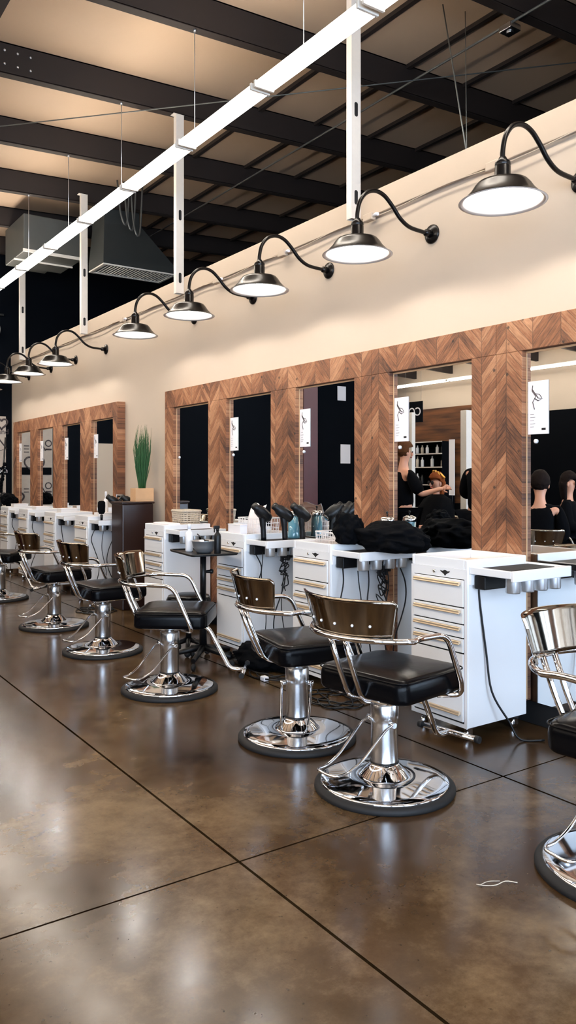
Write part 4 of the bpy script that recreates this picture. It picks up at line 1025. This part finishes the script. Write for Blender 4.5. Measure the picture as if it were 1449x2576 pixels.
text_mesh('lettering', 'COV', 0.19, M['paper'], Matrix(((0, 0, 1, 0.0135), (1, 0, 0, -0.19), (0, 1, 0, -0.06), (0, 0, 0, 1))), r, 0.001)
for s_ in (-0.18, 0.18):
    q = MB(); q.tube([(0, s_, 0.17), (0, s_, zb(-2)-2.40)], 0.002, n=5); q.build('wire', M['alu'], r)
# product shelf
r = thing('product_shelf', 'dark shelf unit with pale rims full of product bottles, reflected in a mirror', 'shelf', (-2.80, 9.86, 0))
q = MB(); q.box(-0.15, -0.14, -0.45, 0.45, 0, 1.95); q.box(-0.14, 0.15, -0.45, -0.435, 0, 1.95); q.box(-0.14, 0.15, 0.435, 0.45, 0, 1.95); q.build('case', M['black_wall'], r)
for z_ in (0.4, 0.8, 1.2, 1.5, 1.73, 1.935):
    q = MB(); q.box(-0.139, 0.15, -0.434, 0.434, z_, z_+0.015); q.mi = 1; q.box(0.1501, 0.155, -0.45, 0.45, z_, z_+0.018); q.build('shelf_board', [M['black_wall'], M['stud']], r)
k = 0
for z_ in (1.2, 1.5, 1.73):
    for j in range(7):
        y_ = -0.36+j*0.12
        if random.random() < 0.25: continue
        bh = 0.15+0.02*(j % 3) if z_ != 1.73 else 0.15
        q = MB(); q.lathe([(0, 0), (0.026, 0), (0.028, 0.01), (0.028, bh*0.7), (0.012, bh*0.8), (0.012, bh), (0, bh)], n=14)
        o = q.build('product_bottle', M[['bottle_white', 'wicker', 'plastic', 'bottle_white'][(j+k) % 4]], None, (-2.80+0.05, 9.86+y_, z_+0.0155))
        tag(o, 'small product bottle on the reflected shelf unit, %s shelf, %s from the right' % ({1.2: 'lowest filled', 1.5: 'middle', 1.73: 'top'}[z_], ORD[j]), 'bottle', 'product bottles on the reflected shelf'); k += 1
r = thing('retail_banner', 'narrow bright white banner stand, reflected behind the seated client', 'banner', (-2.4, 8.95, 0))
q = MB(); q.box(-0.004, 0.004, -0.06, 0.06, 1.05, 1.95); q.build('banner_face', M['paper'], r)
q = MB(); q.tube([(-0.012, 0, 0.03), (-0.012, 0, 1.95)], 0.008, n=8); q.box(-0.12, 0.12, -0.08, 0.08, 0, 0.03); q.build('stand', M['plastic'], r)
for (x, z_, w_, h_, lab) in ((-3.45, 1.83, 0.26, 0.40, 'white notice with blue heading on the black end wall, reflected in a mirror'), (-3.35, 3.1, 0.22, 0.3, 'upper white notice on the black end wall, reflected in a mirror'), (-2.0, 1.85, 0.22, 0.30, 'pale notice on the black end wall left of the blue one, reflected in a mirror')):
    q = MB(); q.box(x-w_/2, x+w_/2, Y1-0.012, Y1-0.001, z_-h_/2, z_+h_/2)
    o = tag(q.build('wall_notice', M['paper']), lab, 'notice')

# ------------------------------------------------------------------ people
def skin_mesh(name, verts, edges, radii, mat, parent, sub=2):
    me = bpy.data.meshes.new(name); me.from_pydata([tuple(v) for v in verts], edges, []); me.update()
    tmp = bpy.data.objects.new('figure_source', me); COL.objects.link(tmp)
    md = tmp.modifiers.new('skin', 'SKIN'); md.use_smooth_shade = True; md.branch_smoothing = 0.6
    for i, rr in enumerate(radii):
        sv = me.skin_vertices[0].data[i]; sv.radius = rr if isinstance(rr, tuple) else (rr, rr); sv.use_root = (i == 0)
    ss = tmp.modifiers.new('sub', 'SUBSURF'); ss.levels = sub; ss.render_levels = sub
    dg = bpy.context.evaluated_depsgraph_get(); out = bpy.data.meshes.new_from_object(tmp.evaluated_get(dg))
    bpy.data.objects.remove(tmp); out.materials.clear(); out.materials.append(mat)
    o = bpy.data.objects.new(name, out); COL.objects.link(o); o.parent = parent; return o
class Fig:
    def __init__(s): s.v = []; s.e = []; s.r = []; s.n = {}
    def add(s, key, p, r, frm=None):
        s.n[key] = len(s.v); s.v.append(p); s.r.append(r)
        if frm is not None: s.e.append((s.n[frm], s.n[key]))
def hand(F, side, wrist, d, down):
    """palm and five fingers leaving the wrist along d; down = the palm's facing side"""
    d = Vector(d).normalized(); down = Vector(down); down = (down-d*down.dot(d)).normalized(); lat = d.cross(down)*side
    W = Vector(wrist); F.add('palm%d' % side, W+d*0.05, (0.030, 0.016), 'wr%d' % side)
    for k, (off, ln_) in enumerate(((0.028, 0.070), (0.010, 0.078), (-0.009, 0.072), (-0.027, 0.056))):
        a = W+d*0.085+lat*off
        F.add('f%d%d0' % (side, k), a, 0.0095, 'palm%d' % side)
        F.add('f%d%d1' % (side, k), a+d*ln_*0.5+down*0.008, 0.0085, 'f%d%d0' % (side, k))
        F.add('f%d%d2' % (side, k), a+d*ln_*0.85+down*0.035, 0.007, 'f%d%d1' % (side, k))
    F.add('t%d0' % side, W+d*0.035+lat*0.036+down*0.01, 0.011, 'palm%d' % side)
    F.add('t%d1' % side, W+d*0.075+lat*0.055+down*0.02, 0.009, 't%d0' % side)
def person(label, loc, rot, pose, hair, hair_long, arms, sleeves=True, glasses=False, cape=False, foils=False):
    r = thing('person', label, 'person', loc, math.radians(rot))
    sit = pose == 'sit'
    z0 = 0.60 if sit else 0.95
    b_ = 0.06 if pose == 'bend' else 0.0
    F = Fig()
    F.add('pelvis', (0, 0, z0), (0.125, 0.10)); F.add('waist', (b_*0.5, 0, z0+0.17), (0.105, 0.085), 'pelvis')
    F.add('chest', (b_*1.5, 0, z0+0.36), (0.13, 0.10), 'waist'); F.add('base', (b_*2.2, 0, z0+0.49), (0.07, 0.065), 'chest')
    F.add('neck', (b_*2.8+0.005, 0, z0+0.555), 0.048, 'base')
    hx, hz = b_*3.6+0.02, z0+0.665
    F.add('jaw', (b_*3.2+0.02, 0, z0+0.605), (0.055, 0.060), 'neck'); F.add('head', (hx, 0, hz), (0.072, 0.086), 'jaw'); F.add('crown', (hx-0.005, 0, hz+0.055), (0.058, 0.070), 'head')
    for s_ in (1, -1):
        sh = Vector((b_*1.9, s_*0.165, z0+0.44)); F.add('sh%d' % s_, sh, 0.045, 'chest')
        el, wr = arms[0 if s_ == 1 else 1]; el = sh+Vector((el[0], el[1]*s_, el[2])); wv = el+Vector((wr[0], wr[1]*s_, wr[2]))
        F.add('el%d' % s_, el, 0.038, 'sh%d' % s_); F.add('wr%d' % s_, wv, 0.024, 'el%d' % s_)
        hand(F, s_, wv, wv-el, (0.3, -s_*0.8, -0.5))
        hip = (0.0, s_*0.09, z0-0.05); F.add('hip%d' % s_, hip, 0.085, 'pelvis')
        kn = (0.42, s_*0.11, z0-0.04) if sit else (0.02, s_*0.10, 0.50); an = (0.46, s_*0.10, 0.185) if sit else (0.0, s_*0.10, 0.085)
        F.add('kn%d' % s_, kn, 0.058, 'hip%d' % s_); F.add('an%d' % s_, an, 0.036, 'kn%d' % s_)
        F.add('toe%d' % s_, (an[0]+0.15, s_*0.115, an[2]-0.05), 0.034, 'an%d' % s_)
    skin_mesh('body', F.v, F.e, F.r, M['skin'], r)
    def grow(names, k, mat, nm):
        idx = [F.n[n_] for n_ in names]; mp = {o_: i for i, o_ in enumerate(idx)}
        ed = [(mp[a], mp[c]) for a, c in F.e if a in mp and c in mp]
        rr = [(max(F.r[i])+k*0.8,)*2 if isinstance(F.r[i], tuple) else (F.r[i]+k, F.r[i]+k) for i in idx]
        return skin_mesh(nm, [F.v[i] for i in idx], ed, rr, mat, r)
    top = ['chest', 'waist', 'pelvis', 'base']+[x+y_ for x in ('sh', 'el') for y_ in ('1', '-1')]
    if sleeves == 'long': top += ['wr1', 'wr-1']
    grow(top, 0.036, M['cloth'], 'shirt')
    grow(['pelvis', 'hip1', 'hip-1', 'kn1', 'kn-1', 'an1', 'an-1'], 0.032, M['cloth'], 'trousers')
    for s_ in ('1', '-1'): grow(['an'+s_, 'toe'+s_], 0.012, M['plastic'], 'shoe')
    # face
    for s_ in (-1, 1):
        q = MB(); q.ball((hx+0.078, s_*0.030, hz+0.008), 0.011, 0.6, 1.2, 0.7, seg=10); q.build('eye', M['hair_dark'], r)
        q = MB(); q.ball((hx-0.002, s_*0.078, hz-0.005), 0.028, 0.55, 0.35, 1.0, seg=10); q.build('ear', M['skin'], r)
    q = MB(); q.ball((hx+0.088, 0, hz-0.015), 0.016, 1.0, 0.75, 1.5, seg=10); q.build('nose', M['skin'], r)
    q = MB(); q.ball((hx+0.076, 0, hz-0.050), 0.018, 0.5, 1.2, 0.45, seg=10); q.build('mouth', M['lips'], r)
    # hair
    t = bmesh.new(); bmesh.ops.create_icosphere(t, subdivisions=4, radius=1)
    for v in t.verts:
        d = v.co.copy(); n_ = 1+0.06*mnoise.noise(d*5)
        x, y_, z_ = d.x*0.102*n_, d.y*0.092*n_, d.z*0.118*n_
        if d.z < 0.25 and d.x > 0.05: x = min(x, 0.018)
        if hair_long and d.z < -0.1:
            z_ -= hair_long*min(1, (-d.z-0.1)*1.6); x = x*0.85-0.025; y_ *= 1.12
        elif d.z < -0.35: z_ *= 0.8
        v.co = (hx+x-0.006, y_, hz+0.035+z_)
    for f in t.faces: f.smooth = True
    q = MB(); q.merge(t); q.build('hair', M[hair], r)
    if glasses:
        q = MB()
        for s_ in (-1, 1): q.lathe([(0, 0), (0.026, 0), (0.026, 0.004), (0, 0.004)], n=18, mat=Matrix.Translation((hx+0.088, s_*0.032, hz+0.008)) @ Matrix.Rotation(PI/2, 4, 'Y'))
        q.tube([(hx+0.088, -0.06, hz+0.012), (hx+0.088, 0.06, hz+0.012)], 0.003, n=6); q.build('glasses', M['plastic'], r)
    if foils:
        for k in range(6):
            q = MB(); a = -1.0+k*0.4; q.box(-0.012, 0.012, -0.014, 0.014, -0.045, 0.045, 0.003); o = q.build('foil', M['gold'], r, (hx-0.01+0.03*math.cos(a*2), 0.10*math.sin(a), hz+0.125-0.04*abs(math.sin(a)))); o.rotation_euler = (a*0.8, 0.3, 0)
    if cape:
        t = bmesh.new(); n_ = 40; rings = []
        for (rx, ry, z_, cx) in ((0.065, 0.07, z0+0.53, 0.0), (0.12, 0.20, z0+0.47, 0.0), (0.19, 0.26, z0+0.34, 0.03), (0.24, 0.30, z0+0.16, 0.08), (0.34, 0.33, z0+0.02, 0.18), (0.40, 0.36, z0-0.14, 0.22), (0.41, 0.37, z0-0.28, 0.23)):
            rings.append([t.verts.new((cx+rx*math.cos(2*PI*i/n_)*(1+0.03*math.sin(9*2*PI*i/n_)), ry*math.sin(2*PI*i/n_)*(1+0.03*math.cos(7*2*PI*i/n_)), z_)) for i in range(n_)])
        for A, B in zip(rings, rings[1:]):
            for i in range(n_): f = t.faces.new((A[i], A[(i+1) % n_], B[(i+1) % n_], B[i])); f.smooth = True
        q = MB(); q.merge(t); o = q.build('cape', M['cloth'], r); md = o.modifiers.new('thick', 'SOLIDIFY'); md.thickness = 0.006
    return r
DOWN = ((0.03, 0.06, -0.28), (0.10, 0.0, -0.23)); WORK = ((0.10, 0.08, -0.24), (0.24, -0.02, 0.06)); LAP = ((0.06, 0.05, -0.26), (0.22, -0.10, -0.02))
person('person standing in black, back to the mirror, short brown hair, at work', (0.92, 6.52, 0), 200, 'stand', 'hair_brown', 0, (WORK, DOWN))
person('seated person in a black cape with foils in auburn hair, reflected beside the stylist', (0.04, 6.86, 0), 5, 'sit', 'hair_red', 0.10, (LAP, LAP), glasses=True, cape=True, foils=True)
person('person in black with long brown hair leaning over, reflected at the mirror edge', (0.80, 5.52, 0), 160, 'bend', 'hair_brown', 0.14, (WORK, WORK), sleeves='long')
person('seated person with dark hair and sunglasses in profile, reflected in the rightmost mirror', (-0.74, 5.58, 0), 246, 'sit', 'hair_dark', 0.12, (LAP, LAP), sleeves='long', glasses=True)
person('seated person in black with tied brown hair, reflected left of the one in sunglasses', (0.70, 4.85, 0), 150, 'sit', 'hair_dark', 0, (LAP, LAP), sleeves='long')
# chairs the seated people use
for (x, y, fi, lab) in ((0.04, 6.86, 5, 'salon chair under the person with foils, reflected in a mirror'), (-0.74, 5.58, 246, 'salon chair under the person with sunglasses, reflected in a mirror'), (0.70, 4.85, 150, 'salon chair under the person with tied hair, reflected in a mirror')):
    place_chair(dup(ch0, (0, 0, 0), 0, lab, 'salon chairs across the room'), x, y, fi, fi+180)
